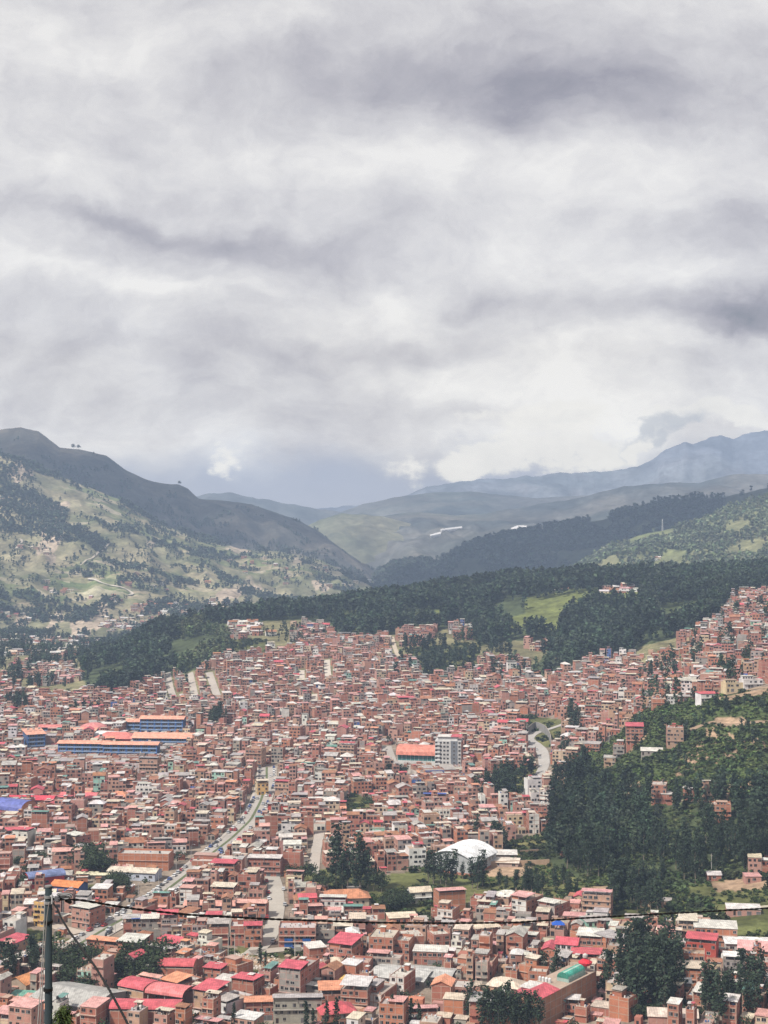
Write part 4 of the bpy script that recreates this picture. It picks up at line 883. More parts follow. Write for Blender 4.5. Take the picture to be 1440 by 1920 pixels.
sparse2 = (px > 1190) & (py < 1300)
sparse = ((px > 400) & (px < 640) & (py < 1215)) | ((px > 740) & (px < 1060) & (py < 1265)) | ((px > 1190) & (px < 1440) & (py < 1290)) | ((px < 260) & (py < 1300))
keep = np.where(sparse2, thin > .40, np.where(sparse, thin > .48, thin > .22))
ok &= keep
idx = np.where(ok)[0]; idx = idx[np.argsort(CA[idx, 1])]
RCHK = True
stuff = MB(); nfill = 0; nind = 0; left = 296 - len([r for r in HOUSES]); YARDS = []
WCH = ['br'] * 11 + ['or'] * 5 + ['pk'] * 5 + ['dk'] * 2 + ['tn'] * 2 + ['gr'] + (['wh'] if RCHK else ['cr'])
LOWZ = [[(515,1774),(640,1766),(640,1815),(515,1805)],[(45,1405),(345,1400),(345,1452),(45,1455)],[(235,1372),(345,1372),(345,1392),(235,1395)],[(750,1430),(875,1430),(880,1475),(745,1475)],[(200,1650),(290,1650),(290,1670),(200,1670)],[(90,1640),(160,1640),(160,1700),(70,1700)]]
RCH = ['-'] * 12 + ['cW'] * 3 + ['cG'] * 3 + ['cC'] * 5 + ['sT', 'cT', 'cP'] + ['cR'] + ['cP'] * 5 + ['cO', 'sW', 'sG', 'sC', 'sG', 'sW', 'gR', 'sP', 'gG', 'gT', 'hW', 'cN', 'cB'][:12]
mult = 1
for i in idx:
    X, Y, ai, th, w, d = cands[i]; r = random.Random(int(i) * 7 + 1)
    if occupied(X, Y, th, w, d): 
        if not occupied(X, Y, th, w * .6, d * .7): w, d = w * .6, d * .7
        else: continue
    if r.random() < .045: YARDS.append((X, Y)); continue
    n = r.choices([1, 2, 3, 4, 5], [20, 34, 28, 12, 3])[0]
    if Y > 1500: n = r.choices([1, 2, 3, 4], [22, 42, 28, 8])[0]
    wall = r.choice(WCH); front = wall if r.random() < .7 else r.choice(['gr', 'gr', 'pk', 'cr', 'tn', 'tn', 'pk', 'wh', 'mt' if r.random() < .3 else 'cr', 'bl' if r.random() < .3 else 'gr'])
    roof = r.choice(RCH)
    if px[i] > 1130 and py[i] < 1800 and py[i] > 1700: n = min(n, 2)
    if 600 < px[i] < 1130 and 1690 < py[i] < 1760: n = min(n, 2)
    if anyp(px[i], py[i], LOWZ): n = 1; roof = r.choice(['-', 'sG', '-'])
    if wall in ('gr', 'wh', 'cr'): front = wall
    zmin, zmax = corner_minz(X, Y, th, w, d)
    if zmax - zmin > 7: continue
    vis = local_vis(X, Y, th, w)
    if left > 0 and px[i] > -5 and px[i] < 1445:
        near_house(X, Y, th, w, d, n, wall, front, roof, int(i)); left -= 1; nind += 1
    else:
        z = (zmin + zmax) / 2; stuff.T = (X, Y, z, math.cos(th), math.sin(th))
        def addwin(f, x, y, zz, ww, hh, g, rq):
            dk = rq.choice([(.02, .02, .024), (.03, .03, .035), (.05, .045, .04)])
            if f == 'f': stuff.quad((x - ww/2, y - .03, zz - hh/2), (x + ww/2, y - .03, zz - hh/2), (x + ww/2, y - .03, zz + hh/2), (x - ww/2, y - .03, zz + hh/2), 3, dk)
            else:
                x += .03 * (1 if x > 0 else -1)
                if x > 0: stuff.quad((x, y - ww/2, zz - hh/2), (x, y + ww/2, zz - hh/2), (x, y + ww/2, zz + hh/2), (x, y - ww/2, zz + hh/2), 3, dk)
                else: stuff.quad((x, y + ww/2, zz - hh/2), (x, y - ww/2, zz - hh/2), (x, y - ww/2, zz + hh/2), (x, y + ww/2, zz + hh/2), 3, dk)
        house_geo(lambda p: stuff, addwin, w, d, n, wall, front, roof, r, vis, False, base=1 + zmax - zmin)
    occupy(X, Y, th, w, d, .2); nfill += 1
print('houses individually', len(HOUSES), 'fill', nfill, 'stuff faces', len(stuff.f))
# hamlets on the far slopes
r = random.Random(99); HAM = [(670,1170,28,6,9),(960,1165,22,6,7),(812,1152,22,5,6),(1260,1090,36,5,9),(1310,1145,25,8,12),(1180,1085,60,5,6),(450,1178,36,7,26),(480,1192,20,4,8),(1150,1112,30,4,5),(1050,1108,12,4,5),(215,1168,45,10,34),(300,1145,55,12,60),(205,1130,18,8,10),(240,1180,40,8,26),(395,1150,12,4,8),(395,1140,20,5,10),(60,1155,60,12,18),(60,1030,50,10,5),(470,1060,60,20,9),(120,1108,40,14,6),(300,1090,90,40,9),(560,1080,60,20,8),
   (650,1100,40,10,5),(1180,1105,60,6,10),(1400,1060,30,8,8),(1250,1055,60,20,5),(300,1180,50,6,16),(30,1205,60,12,50),(120,1205,60,10,40),(180,1222,60,10,16),(400,1128,10,4,6),(60,1226,80,6,40)]
for a, b, sx, sy, k in HAM:
    for _ in range(k):
        qx = a + r.gauss(0, sx * .55); qy = b + r.gauss(0, sy * .5); X, Y, z = locate(qx, qy)
        if Y > 5600 or (inpoly(qx, qy, WOOD_RIDGE) and qy > 1125) or (Y < 2500 and occupied(X, Y, 0, 9, 8)): continue
        w, d = r.uniform(8, 16), r.uniform(7, 10); n = r.choice([1, 1, 2, 2, 3]); th = r.uniform(-.4, .4); stuff.T = (X, Y, z, math.cos(th), math.sin(th))
        roof = r.choice(['sW', 'sG', 'gT', 'sC', 'gC', '-', 'gW', 'sR' if r.random() < .4 else 'sG'])
        wl = r.choice(['br', 'pk', 'tn', 'wh', 'cr'])
        house_geo(lambda p: stuff, addwin, w, d, n, wl, wl, roof, r, 0, False, base=4)
# lean-tos, low sheds and yard walls squeezed into what is left between the houses
r = random.Random(17); ns = 0; SHRUBS = []
YS_ = np.sqrt(RNG.uniform(590 ** 2, 2100 ** 2, 30000)); AS_ = RNG.uniform(-30, 1470, 30000); XS_ = (AS_ - CX) / F * YS_; ZS_ = ground_z(XS_, YS_); NT_ = not_town(AS_, CY + F * (CAMZ - ZS_) / YS_)
for _ in range(30000):
    if NT_[_]: continue
    Y = float(YS_[_]); a = float(AS_[_]); X = float(XS_[_]); z = float(ZS_[_]); b = CY + F * (CAMZ - z) / Y
    if b > 1970 or b < np.interp(a, [0, 200, 420, 800, 1100, 1440], [1290, 1300, 1230, 1230, 1260, 1160]): continue
    w, d = r.uniform(2.5, 6.5), r.uniform(2.5, 5.5); ai = int(np.argmin(((np.array([X, Y]) - AXY) ** 2).sum(1))); th = math.radians(ANCH[ai][2]) + r.choice([0, 0, math.pi / 2]) + r.uniform(-.06, .06)
    if occupied(X, Y, th, w, d, .3): continue
    occupy(X, Y, th, w, d, .2)
    if r.random() < .16: SHRUBS.append((X, Y, z)); continue
    stuff.T = (X, Y, z, math.cos(th), math.sin(th)); h = r.uniform(1.9, 3.6); q = r.random(); c = jit(WLC[r.choice(['br', 'br', 'or', 'pk', 'tn', 'gr'])], r, .2)
    stuff.box(-w/2, w/2, 0, d, -2, h, 0, c); ns += 1
    if q < .8: sheet_roof(stuff, 's', jit(SHC[r.choice('WWGGCCCTTRPP')], r, .2), -w/2-.3, w/2+.3, -.3, d+.3, h+.12, .08, r.uniform(-.4, .6))
    stuff.quad((-.5,-.04,.1),(.5,-.04,.1),(.5,-.04,1.9),(-.5,-.04,1.9),3,(.03,.03,.03))
print('sheds', ns)
stuff.T = None
tag(link('town_houses', stuff.mesh('town_houses', MATS)), 'densely packed brick houses filling the town behind the nearer rows', kind='stuff')
# ---------------------------------------------------------------- trees
def quads_cloud(P, size, r, droop=0.0):
    """P (n,3) centres -> vertices (4n,3); random orientation leaf-clump faces"""
    n = len(P); a = r.normal(size=(n, 3)); a /= np.linalg.norm(a, axis=1)[:, None]; a[:, 2] -= droop; a /= np.linalg.norm(a, axis=1)[:, None]
    b = np.cross(a, r.normal(size=(n, 3))); b /= np.linalg.norm(b, axis=1)[:, None]
    s = size * r.uniform(.6, 1.3, (n, 1)); a = a * s * .5; b = b * s * .36
    j = lambda: 1 + r.uniform(-.25, .25, (n, 1))
    return np.stack([P - a * j() - b * .6, P - b * j() + a * .2, P + a * j() + b * .5, P + b * j() - a * .1], 1).reshape(-1, 3)
def crown_points(kind, n, r):
    """points in a unit-height tree"""
    if kind == 'euc':
        m = 22; h = np.sort(r.uniform(.26, 1, m)); rad = .105 * np.sin(np.pi * np.clip((h - .16) / .98, 0, 1)) ** .7 + .01; t = r.uniform(0, 6.28, m)
        rr_ = rad * r.uniform(.25, 1, m); C = np.stack([rr_ * np.cos(t), rr_ * np.sin(t), h], 1); s = .022 + .016 * r.uniform(size=m); zs = 2.3
    elif kind == 'cyp':
        m = 18; h = np.linspace(.1, .97, m); rad = .07 * (1 - h) ** .5 + .012; t = r.uniform(0, 6.28, m); C = np.stack([rad * .4 * np.cos(t), rad * .4 * np.sin(t), h], 1); s = rad * .6; zs = 1.5
    else:
        m = 26; d = r.normal(size=(m, 3)); d /= np.linalg.norm(d, axis=1)[:, None]; q = r.uniform(.35, 1, (m, 1)); C = d * q * np.array([.42, .42, .30]) + np.array([0, 0, .62]); s = np.full(m, .085); zs = .9
    k = r.integers(0, m, n); P = C[k] + r.normal(size=(n, 3)) * np.asarray(s)[k][:, None] * np.array([1, 1, zs]); P[:, 2] = np.clip(P[:, 2], .08, 1.03)
    return P, C
GREENS_ = {'euc': (.030, .045, .027), 'cyp': (.021, .034, .018), 'rnd': (.033, .047, .022)}
def proto_tree(kind, H, nq, size, seed):
    r = np.random.default_rng(seed); P, C = crown_points(kind, nq, r); V = quads_cloud(P * H, size, r, .5 if kind == 'euc' else 0)
    col = np.array(GREENS_[kind]) * r.uniform(.6, 1.55, (nq, 1)) * (1 + r.uniform(-.1, .1, (nq, 3)))
    me = raw_mesh('crown', V, np.arange(nq * 4).reshape(-1, 4), col, M_LEAF)
    t = MB(); b = .30 * H / 20; tc = (.20, .165, .13)
    t.tube([(0,0,-1.5),(0,0,H*.15),(.015*H,0,H*.45),(0,.01*H,H*.72),(0,0,H*.93)], [b*1.1, b*.85, b*.6, b*.4, b*.12], 6, 0, tc)
    for c in C[::3]: 
        z0 = max(.12, c[2] - .16); t.tube([(0, 0, z0 * H), tuple(c * H)], [b*.35, b*.1], 4, 0, tc, False)
    return me, t.mesh('trunk', [M_BARK])
PRO = {'euc': [proto_tree('euc', 20, 620, 1.05, s) for s in (1, 2, 3, 4)], 'rnd': [proto_tree('rnd', 10, 700, .85, s) for s in (5, 6, 7)], 'cyp': [proto_tree('cyp', 12, 380, .7, s) for s in (8, 9)]}
HT = {'euc': 20., 'rnd': 10., 'cyp': 12.}; TNAME = {'euc': 'eucalyptus_tree', 'rnd': 'broadleaf_tree', 'cyp': 'cypress_tree'}; TCAT = 'tree'
rt = random.Random(4)
def tree(kind, X, Y, h, label, group, wide=1.0):
    z = float(ground_z(X, Y)); o = bpy.data.objects.new(TNAME[kind], None); COL.objects.link(o); o.location = (X, Y, z); o.rotation_euler = (rt.uniform(-.04, .04), rt.uniform(-.04, .04), rt.uniform(0, 6.28))
    s = h / HT[kind]; q = s * wide * rt.uniform(.9, 1.15); o.scale = (q, q, s); me, tm = rt.choice(PRO[kind]); link('crown', me, o); link('trunk', tm, o); tag(o, label, TCAT, group); return o
ORD = ['leftmost', 'second from left', 'third from left', 'fourth from left', 'fifth from left', 'sixth from left', 'seventh from left', 'eighth from left', 'ninth from left', 'tenth from left', 'eleventh from left', 'twelfth from left']
def clump(kind, pts, desc, group):
    """pts: (px, py, h)"""
    pts = sorted(pts)
    for k, (a, b, h) in enumerate(pts):
        X, Y, z = locate(a, b); lab = desc if len(pts) == 1 else (f'{desc}, {ORD[k]}' if len(pts) <= 9 else desc)
        tree(kind, X, Y, h, lab, group, 1.15)
def scatter(kind, n, poly, hmin, hmax, desc, group, seed, mind=2.2):
    r = random.Random(seed); xs = [p[0] for p in poly]; ys = [p[1] for p in poly]; got = []; pos = []
    for _ in range(n * 30):
        if len(got) >= n: break
        a, b = r.uniform(min(xs), max(xs)), r.uniform(min(ys), max(ys))
        if not bool(inpoly(a, b, poly)): continue
        X, Y, z = locate(a, b)
        if any((X - p) ** 2 + (Y - q) ** 2 < mind ** 2 for p, q in pos): continue
        i, j = int((Y - OY) / OS), int((X - OX) / OS)
        if OCC[i, j]: continue
        pos.append((X, Y)); got.append((a, b, r.uniform(hmin, hmax)))
    clump(kind, got, desc, group)
clump('euc', [(803,1656,17),(813,1659,18),(826,1662,17),(836,1664,17),(848,1663,19),(886,1668,16),(895,1669,17),(905,1665,19),(867,1650,9)], 'dark eucalyptus standing before the white arched gym', 'eucalyptus in front of the arched gym')
clump('euc', [(630,1668,33),(652,1670,24),(676,1670,30),(690,1672,22),(642,1674,19),(668,1676,20)], 'towering eucalyptus by the river strip', 'tall eucalyptus by the river')
clump('rnd', [(a, b, h) for a, b, h in [(578,1655,11),(560,1660,8),(600,1668,10),(615,1672,9),(700,1672,12),(715,1676,9),(548,1650,8)]], 'round dark tree along the river strip', 'round trees along the river')
scatter('rnd', 14, [(132,1635),(140,1612),(195,1612),(200,1640),(165,1648)], 10, 14, 'round tree in the dense dark clump behind the market hall', 'trees of the dark clump behind the market', 1)
scatter('rnd', 10, [(198,1680),(205,1660),(245,1662),(240,1682)], 7, 10, 'round tree in the park below the market hall', 'trees of the small park', 2)
scatter('rnd', 8, [(20,1632),(20,1605),(72,1605),(78,1630),(60,1648)], 5, 8, 'low tree behind the orange sheds near the left edge', 'low trees at the left', 3)
scatter('rnd', 6, [(8,1680),(12,1662),(50,1664),(50,1684)], 5, 8, 'low tree beside the red barrel roofs at left', 'low trees beside barrel roof', 13)
scatter('euc', 12, [(0,1840),(0,1815),(70,1812),(75,1850),(20,1858)], 10, 15, 'tree in the row between the left edge and the concrete pole', 'trees left of the pole', 5)
scatter('rnd', 20, [(92,1850),(92,1812),(180,1815),(178,1862),(120,1858)], 8, 12, 'dark spreading tree above the grey hall roof', 'trees above the grey hall', 6)
scatter('rnd', 12, [(235,1850),(240,1825),(315,1815),(312,1852)], 11, 15, 'large dark tree of the grove beside the red barrel roofs', 'grove beside the red barrel roofs', 7)
scatter('euc', 30, [(1148,1912),(1158,1840),(1185,1815),(1262,1815),(1280,1900),(1262,1912)], 17, 27, 'tall dark eucalyptus in the big clump between houses, lower right', 'big eucalyptus clump at lower right', 8)
scatter('euc', 16, [(1310,1930),(1320,1870),(1400,1862),(1445,1880),(1445,1930)], 14, 21, 'dark eucalyptus of the group at the bottom right corner', 'eucalyptus at the bottom right corner', 9)
scatter('rnd', 12, [(1180,1925),(1190,1902),(1300,1895),(1330,1925)], 4, 7, 'low bushy tree along the bottom right', 'low trees along the bottom right', 19)
clump('euc', [(1140,1872,19),(1132,1868,13),(1018,1848,14),(1046,1862,17)], 'slim eucalyptus between brick houses near the green vault', 'slim eucalyptus near the green vault')
scatter('euc', 15, [(868,1945),(880,1918),(1000,1920),(1010,1945)], 12, 17, 'dark eucalyptus before the long brick hall at bottom', 'eucalyptus before the long brick hall', 10)
clump('cyp', [(575,1935,12),(588,1938,9),(612,1936,12),(630,1940,13),(735,1940,14),(752,1942,12),(770,1940,13),(787,1944,11),(437,1940,11)], 'dark tree top at the bottom edge', 'dark tree tops at the bottom edge')
clump('cyp', [(488,1812,10),(497,1816,7)], 'lone cypress on the rubble river bank', 'cypresses on the river bank')
scatter('euc', 30, [(1140,1702),(1148,1672),(1222,1680),(1235,1720),(1180,1716)], 12, 19, 'eucalyptus in the clump above the pink roofed buildings', 'eucalyptus clump above the green plots', 11)
scatter('euc', 22, [(930,1682),(930,1665),(1080,1655),(1095,1700),(1010,1690)], 8, 13, 'green tree of the belt right of the arched gym', 'tree belt right of the arched gym', 12)
scatter('rnd', 12, [(760,1690),(770,1705),(730,1715),(715,1700)], 6, 9, 'bushy tree around the white gable shed', 'bushy trees around the white shed', 14)
scatter('euc', 10, [(375,1372),(378,1358),(420,1358),(425,1372)], 15, 21, 'dark tree of the small clump right of the blue school', 'small clump right of the blue school', 15)
scatter('euc', 12, [(8,1340),(10,1328),(55,1328),(55,1342)], 16, 22, 'dark tree of the clump at the far left of town', 'clump at the far left of town', 16)
scatter('euc', 10, [(908,1500),(915,1480),(965,1470),(975,1495)], 13, 18, 'dark tree of the clump below the hill road', 'clump below the hill road', 17)
clump('euc', [(1066,1372,20),(1074,1376,24),(1082,1374,19),(1070,1352,18)], 'slender dark eucalyptus beside the hill road', 'slender eucalyptus beside the hill road')
clump('rnd', [(755,1456,9),(745,1452,7),(735,1600-130,7)], 'round tree in town below the white apartment tower', 'round trees below the tower')
clump('euc', [(892,1580,16),(913,1590,14),(925,1590,15),(936,1592,14),(948,1592,13)], 'dark tree behind the arched gym roof', 'trees behind the arched gym')
clump('euc', [(730,1470,14)], 'single dark tree in a gap of the brick town centre', None)
# the nearest trees of the big wood on the right become things, the rest of the wood is one mass
def sample_wood(poly, dens, seed, dmin=2.5, lo=600, hi=3200):
    r = np.random.default_rng(seed); xs = [p[0] for p in poly]; us = (np.array([min(xs), max(xs)]) - CX) / F
    out = []; n = int((us[1] - us[0]) * (hi ** 2 - lo ** 2) / 2 * dens)
    Y = np.sqrt(r.uniform(lo ** 2, hi ** 2, n)); U = r.uniform(us[0], us[1], n); X = U * Y; Z = ground_z(X, Y); px, py = to_px(X, Y, Z)
    k = inpoly(px, py, poly); X, Y, Z, px, py = X[k], Y[k], Z[k], px[k], py[k]
    i = np.clip(((Y - OY) / OS).astype(int), 0, OCC.shape[0] - 1); j = np.clip(((X - OX) / OS).astype(int), 0, OCC.shape[1] - 1); k = ~OCC[i, j]
    return X[k], Y[k], Z[k], px[k], py[k]
ntree_named = sum(1 for o in COL.objects if o.name.startswith('eucalyptus_tree'))
X, Y, Z, px, py = sample_wood(WOOD_RIGHT, 1 / 40., 3, lo=700, hi=1200)
o_ = np.argsort(Y); X, Y, Z, px, py = X[o_], Y[o_], Z[o_], px[o_], py[o_]
wd = fbm(X / 28, Y / 28, 61, 3) > .40; X, Y, Z, px, py = X[wd], Y[wd], Z[wd], px[wd], py[wd]
nn = max(0, 296 - ntree_named); print('trees named', ntree_named, 'wood right', len(X))
vis_ = np.where((px > 1015) & (px < 1445))[0][:nn]
for i in vis_: tree('euc', float(X[i]), float(Y[i]), rt.uniform(10, 23), 'tall dark eucalyptus in the dense wood on the hillside at right', 'eucalyptus of the dense wood at right')
rest = np.ones(len(X), bool); rest[vis_] = False
class Mass:
    def __init__(s): s.V = []; s.C = []
    def add(s, kind, nq, size, X, Y, Z, H, seed, wide=1.0, tint=None, jitter=.3, variants=7):
        if len(X) == 0: return
        r = np.random.default_rng(seed); v = r.integers(0, variants, len(X)); H = np.asarray(H)
        for q in range(variants):
            k = np.where(v == q)[0]
            if not len(k): continue
            P, C = crown_points(kind, nq, r); P = P.copy(); B = quads_cloud(P * 1.0, size, r, .4 if kind == 'euc' else 0)   # unit tree, size relative
            a = r.uniform(0, 6.28, len(k)); c, s_ = np.cos(a), np.sin(a); w = H[k] * wide * r.uniform(.85, 1.2, len(k))
            bx = (B[None, :, 0] * c[:, None] - B[None, :, 1] * s_[:, None]) * w[:, None] + X[k][:, None]; by = (B[None, :, 0] * s_[:, None] + B[None, :, 1] * c[:, None]) * w[:, None] + Y[k][:, None]
            bz = B[None, :, 2] * H[k][:, None] + Z[k][:, None] - .3
            s.V.append(np.stack([bx, by, bz], -1).reshape(-1, 3))
            pt = (.5 + 1.1 * fbm(X[k] / 70, Y[k] / 70, 88, 3))[:, None] if len(X) > 5 else 1.0
            t = np.array(tint if tint is not None else GREENS_[kind]); tc = t[None] * pt * r.uniform(1 - jitter, 1 + jitter, (len(k), 1)) * (1 + r.uniform(-.12, .12, (len(k), 3)))
            s.C.append((tc[:, None, :] * r.uniform(.6, 1.5, (len(k), nq, 1))).reshape(-1, 3))
    def build(s, name, label):
        V = np.concatenate(s.V); C = np.concatenate(s.C); n = len(C); print(name, n, 'faces')
        tag(link(name, raw_mesh(name, V, np.arange(n * 4).reshape(-1, 4), C, M_LEAF)), label, kind='stuff')
mass = Mass(); R_ = np.random.default_rng(8)
mass.add('euc', 200, .075, X[rest], Y[rest], Z[rest], R_.uniform(13, 22, rest.sum()), 1, 1.2)
for poly, dens, lo, hi, h0, h1, nq, sz in [(WOOD_RIDGE, 1 / 40., 1450, 2600, 15, 26, 60, .13)]:
    X, Y, Z, px, py = sample_wood(poly, dens, 5, lo=lo, hi=hi); k = ~anyp(px, py, CLEARINGS) & (fbm(X / 55, Y / 70, 63, 4) > np.where(px > 980, .41, .43))
    k &= ~((px < 450) & (fbm(X / 35, Y / 45, 64, 3) < .42))
    X, Y, Z, px = X[k], Y[k], Z[k], px[k]
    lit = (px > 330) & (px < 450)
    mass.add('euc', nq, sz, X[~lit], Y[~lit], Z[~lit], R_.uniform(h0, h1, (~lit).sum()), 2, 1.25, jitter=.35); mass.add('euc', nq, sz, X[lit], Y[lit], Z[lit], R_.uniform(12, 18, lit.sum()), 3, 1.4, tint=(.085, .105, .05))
# behind the crest, so the crest carries a full fringe of tree tops
U = R_.uniform(300, 1470, 5200); D = R_.uniform(2050, 2600, 5200); X = (U - CX) / F * D; Z = ground_z(X, D); mass.add('euc', 30, .18, X, D, Z, R_.uniform(16, 27, len(X)), 4, 1.2)
# loose trees among houses and on the steep slope
def loose(n, poly, lo, hi, h0, h1, nq, sz, seed, tint=None, thr=.5, kind='euc', wide=1.2):
    X, Y, Z, px, py = sample_wood(poly, n, seed, lo=lo, hi=hi); k = fbm(X / 45, Y / 45, seed + 70, 3) > thr; X, Y, Z = X[k], Y[k], Z[k]
    mass.add(kind, nq, sz, X, Y, Z, R_.uniform(h0, h1, len(X)), seed, wide, tint)
loose(1 / 90., [(740,1270),(760,1210),(900,1200),(1010,1255),(1000,1285),(900,1275)], 1500, 2200, 10, 18, 70, .13, 21, thr=.42)
loose(1 / 300., [(1150,1330),(1240,1230),(1440,1130),(1445,1290),(1290,1320),(1180,1350)], 1000, 1900, 12, 22, 110, .10, 22, thr=.42)
loose(1 / 120., BUSH, 850, 1200, 6, 12, 120, .10, 23, thr=.55)
loose(1 / 120., [(0,1300),(0,1225),(160,1225),(170,1300),(80,1300)], 1500, 2400, 12, 19, 60, .13, 24, thr=.6)
loose(1 / 160., [(130,1345),(240,1300),(330,1262),(430,1240),(430,1262),(200,1330),(120,1370)], 1300, 1900, 10, 17, 80, .13, 25, thr=.5)
loose(1 / 70., [(0,1262),(0,1180),(190,1180),(260,1190),(190,1240),(120,1275)], 2000, 3200, 10, 17, 40, .16, 26, thr=.59)
loose(1 / 110., [(420,1225),(430,1165),(620,1165),(620,1215),(500,1235)], 1750, 2150, 8, 14, 50, .14, 27, thr=.55)
loose(1 / 150., [(500,1330),(1000,1300),(1000,1500),(600,1560)], 900, 1700, 6, 11, 80, .14, 28, thr=.66, kind='rnd', wide=1)
loose(1 / 80., [(870,1500),(900,1460),(1000,1440),(1000,1520),(920,1530)], 900, 1300, 9, 15, 120, .1, 29, thr=.5)
loose(1 / 90., [(1030,1480),(1020,1400),(1080,1420),(1110,1400),(1060,1480)], 900, 1300, 9, 16, 120, .1, 30, thr=.4)
loose(1 / 130., [(640,1500),(700,1500),(720,1560),(640,1550)], 900, 1200, 5, 9, 120, .12, 32, thr=.45, kind='rnd', wide=1)
for k, (x, y, z) in enumerate(SHRUBS): mass.add('rnd', 70, .17, np.array([x]), np.array([y]), np.array([z]), np.array([rt.uniform(2.5, 5.5)]), 900 + k, 1.1, variants=1)
for k, (x, y) in enumerate(YARDS):
    if k % 3 < 2: mass.add('rnd', 140, .13, np.array([x, x + 3]), np.array([y, y + 2.5]), ground_z([x, x + 3], [y, y + 2.5]), np.array([6.5, 4.5]), 500 + k, 1, variants=1)
mass.build('forest', 'dense dark eucalyptus forest along the ridge and the rest of the hillside wood')
# bushes, hedges, crops
bush = Mass()
def bushes(n, poly, lo, hi, h0, h1, seed, tint, thr=.4, nq=40, sz=.42):
    X, Y, Z, px, py = sample_wood(poly, n, seed, lo=lo, hi=hi); k = (fbm(X / 22, Y / 22, seed + 90, 3) > thr) & ~anyp(px, py, BARE); X, Y, Z = X[k], Y[k], Z[k]
    if len(X): bush.add('rnd', nq, sz, X, Y, Z - .25 * h0, R_.uniform(h0, h1, len(X)), seed, 1.5, tint, .4)
bushes(1 / 9., BUSH, 850, 1250, 1.2, 3.2, 1, (.062, .085, .028), .25, 26)
bushes(1 / 16., BUSH, 850, 1250, 2, 4.5, 2, (.038, .055, .02), .5, 34)
bushes(1 / 9., GREEN, 700, 1000, .8, 2.4, 3, (.05, .07, .022), .5)
bushes(1 / 14., GREEN, 700, 1000, 1.5, 4.5, 4, (.036, .05, .02), .56)
for q, g in enumerate(GREENS[1:]): bushes(1 / 16., g, 600, 2300, 1, 3.5, 10 + q, (.045, .062, .024), .45)
bushes(1 / 6., [(430,1782),(560,1790),(600,1778),(600,1795),(540,1802),(440,1795),(350,1785),(350,1770)], 600, 800, 1, 3, 40, (.045, .06, .024), .4)
bushes(1 / 12., WOOD_RIGHT, 700, 1200, 1, 3.2, 41, (.05, .066, .024), .35)
bush.build('undergrowth', 'bushes and undergrowth on the green slopes and along the river strip')
# far woods on the hill flanks
hill = Mass()
def hillwood(key, n, t0, t1, p0, p1, h0, h1, seed, fn, nq=14, sz=.36, tint=(.04, .055, .036)):
    R = RD[key]; r = np.random.default_rng(seed); px = r.uniform(p0, p1, n); t = r.uniform(t0, t1, n); Z = R.zz(px, t); D = R.Df + (R.Dc - R.Df) * t; X = (px - CX) / F * D
    py = CY + F * (CAMZ - Z) / D; k = fn(X, D, px, py, r); X, D, Z = X[k], D[k], Z[k]
    hill.add('euc', nq, sz, X, D, Z, r.uniform(h0, h1, len(X)), seed, 1.5, tint, .25)
def hole(px, py): return ~inpoly(px, py, GREENFIELD)
hillwood('lf', 20000, .05, 1.0, -20, 790, 7, 15, 1, lambda X, D, px, py, r: (fbm(X / 55, D / 38, 5, 4) > .585) & (fbm(X / 300, D / 200, 45, 3) > .42) & hole(px, py), 12)
hillwood('lf', 7000, .02, 1.0, -20, 790, 5, 12, 2, lambda X, D, px, py, r: (fbm(X / 40, D / 40, 6, 3) > .52) & hole(px, py), 12)
hillwood('lf', 3600, .0, .22, -20, 420, 7, 15, 7, lambda X, D, px, py, r: (fbm(X / 50, D / 40, 15, 3) > .56) & hole(px, py), 14)
hillwood('lf', 3600, .5, .95, -20, 240, 8, 15, 8, lambda X, D, px, py, r: inpoly(px, py, [(0,905),(60,920),(130,960),(110,1010),(0,1000)]) | inpoly(px, py, [(80,1000),(150,985),(205,1020),(190,1045),(90,1035)]) | inpoly(px, py, [(0,850),(35,860),(30,895),(0,890)]), 14)
hillwood('lb', 15000, .25, .98, -20, 790, 7, 14, 3, lambda X, D, px, py, r: fbm(X / 70, D / 60, 7, 4) > np.interp(py - np.interp(px, RD['lb'].x, RD['lb'].y), [0, 30, 60, 90], [.74, .66, .56, .5]), 12)
hillwood('rn', 9000, .1, 1.0, 1000, 1460, 8, 15, 4, lambda X, D, px, py, r: fbm(X / 60, D / 80, 8, 4) > .44, 14, .34, (.105, .125, .072))
hillwood('rm', 14000, .15, 1.0, 700, 1460, 14, 26, 5, lambda X, D, px, py, r: fbm(X / 120, D / 110, 9, 4) > .43, 12, .4, (.05, .064, .045))
hillwood('lf', 1500, .97, 1.02, -20, 790, 10, 18, 6, lambda X, D, px, py, r: fbm(X / 90, D / 90, 12, 3) > .52)
hill.build('hillside_woods', 'scattered dark tree clumps and woods on the mountain flanks across the valley')
# two trees on the skyline, one more along the ridge
for a, h, lb in ((138, 20, 'left one of the two lone trees on the mountain skyline'), (148, 18, 'right one of the two lone trees on the mountain skyline'), (337, 16, 'single small tree on the knob of the mountain ridge')):
    R = RD['lb']; z = float(R.zz(np.array([float(a)]), np.array([1.0]))[0]); X = (a - CX) / F * R.Dc
    o = bpy.data.objects.new('skyline_tree', None); COL.objects.link(o); o.location = (X, R.Dc, z); s = h / 10; o.scale = (s, s, s); me, tm = PRO['rnd'][0]; link('crown', me, o); link('trunk', tm, o); tag(o, lb, 'tree', 'lone trees on the mountain skyline')
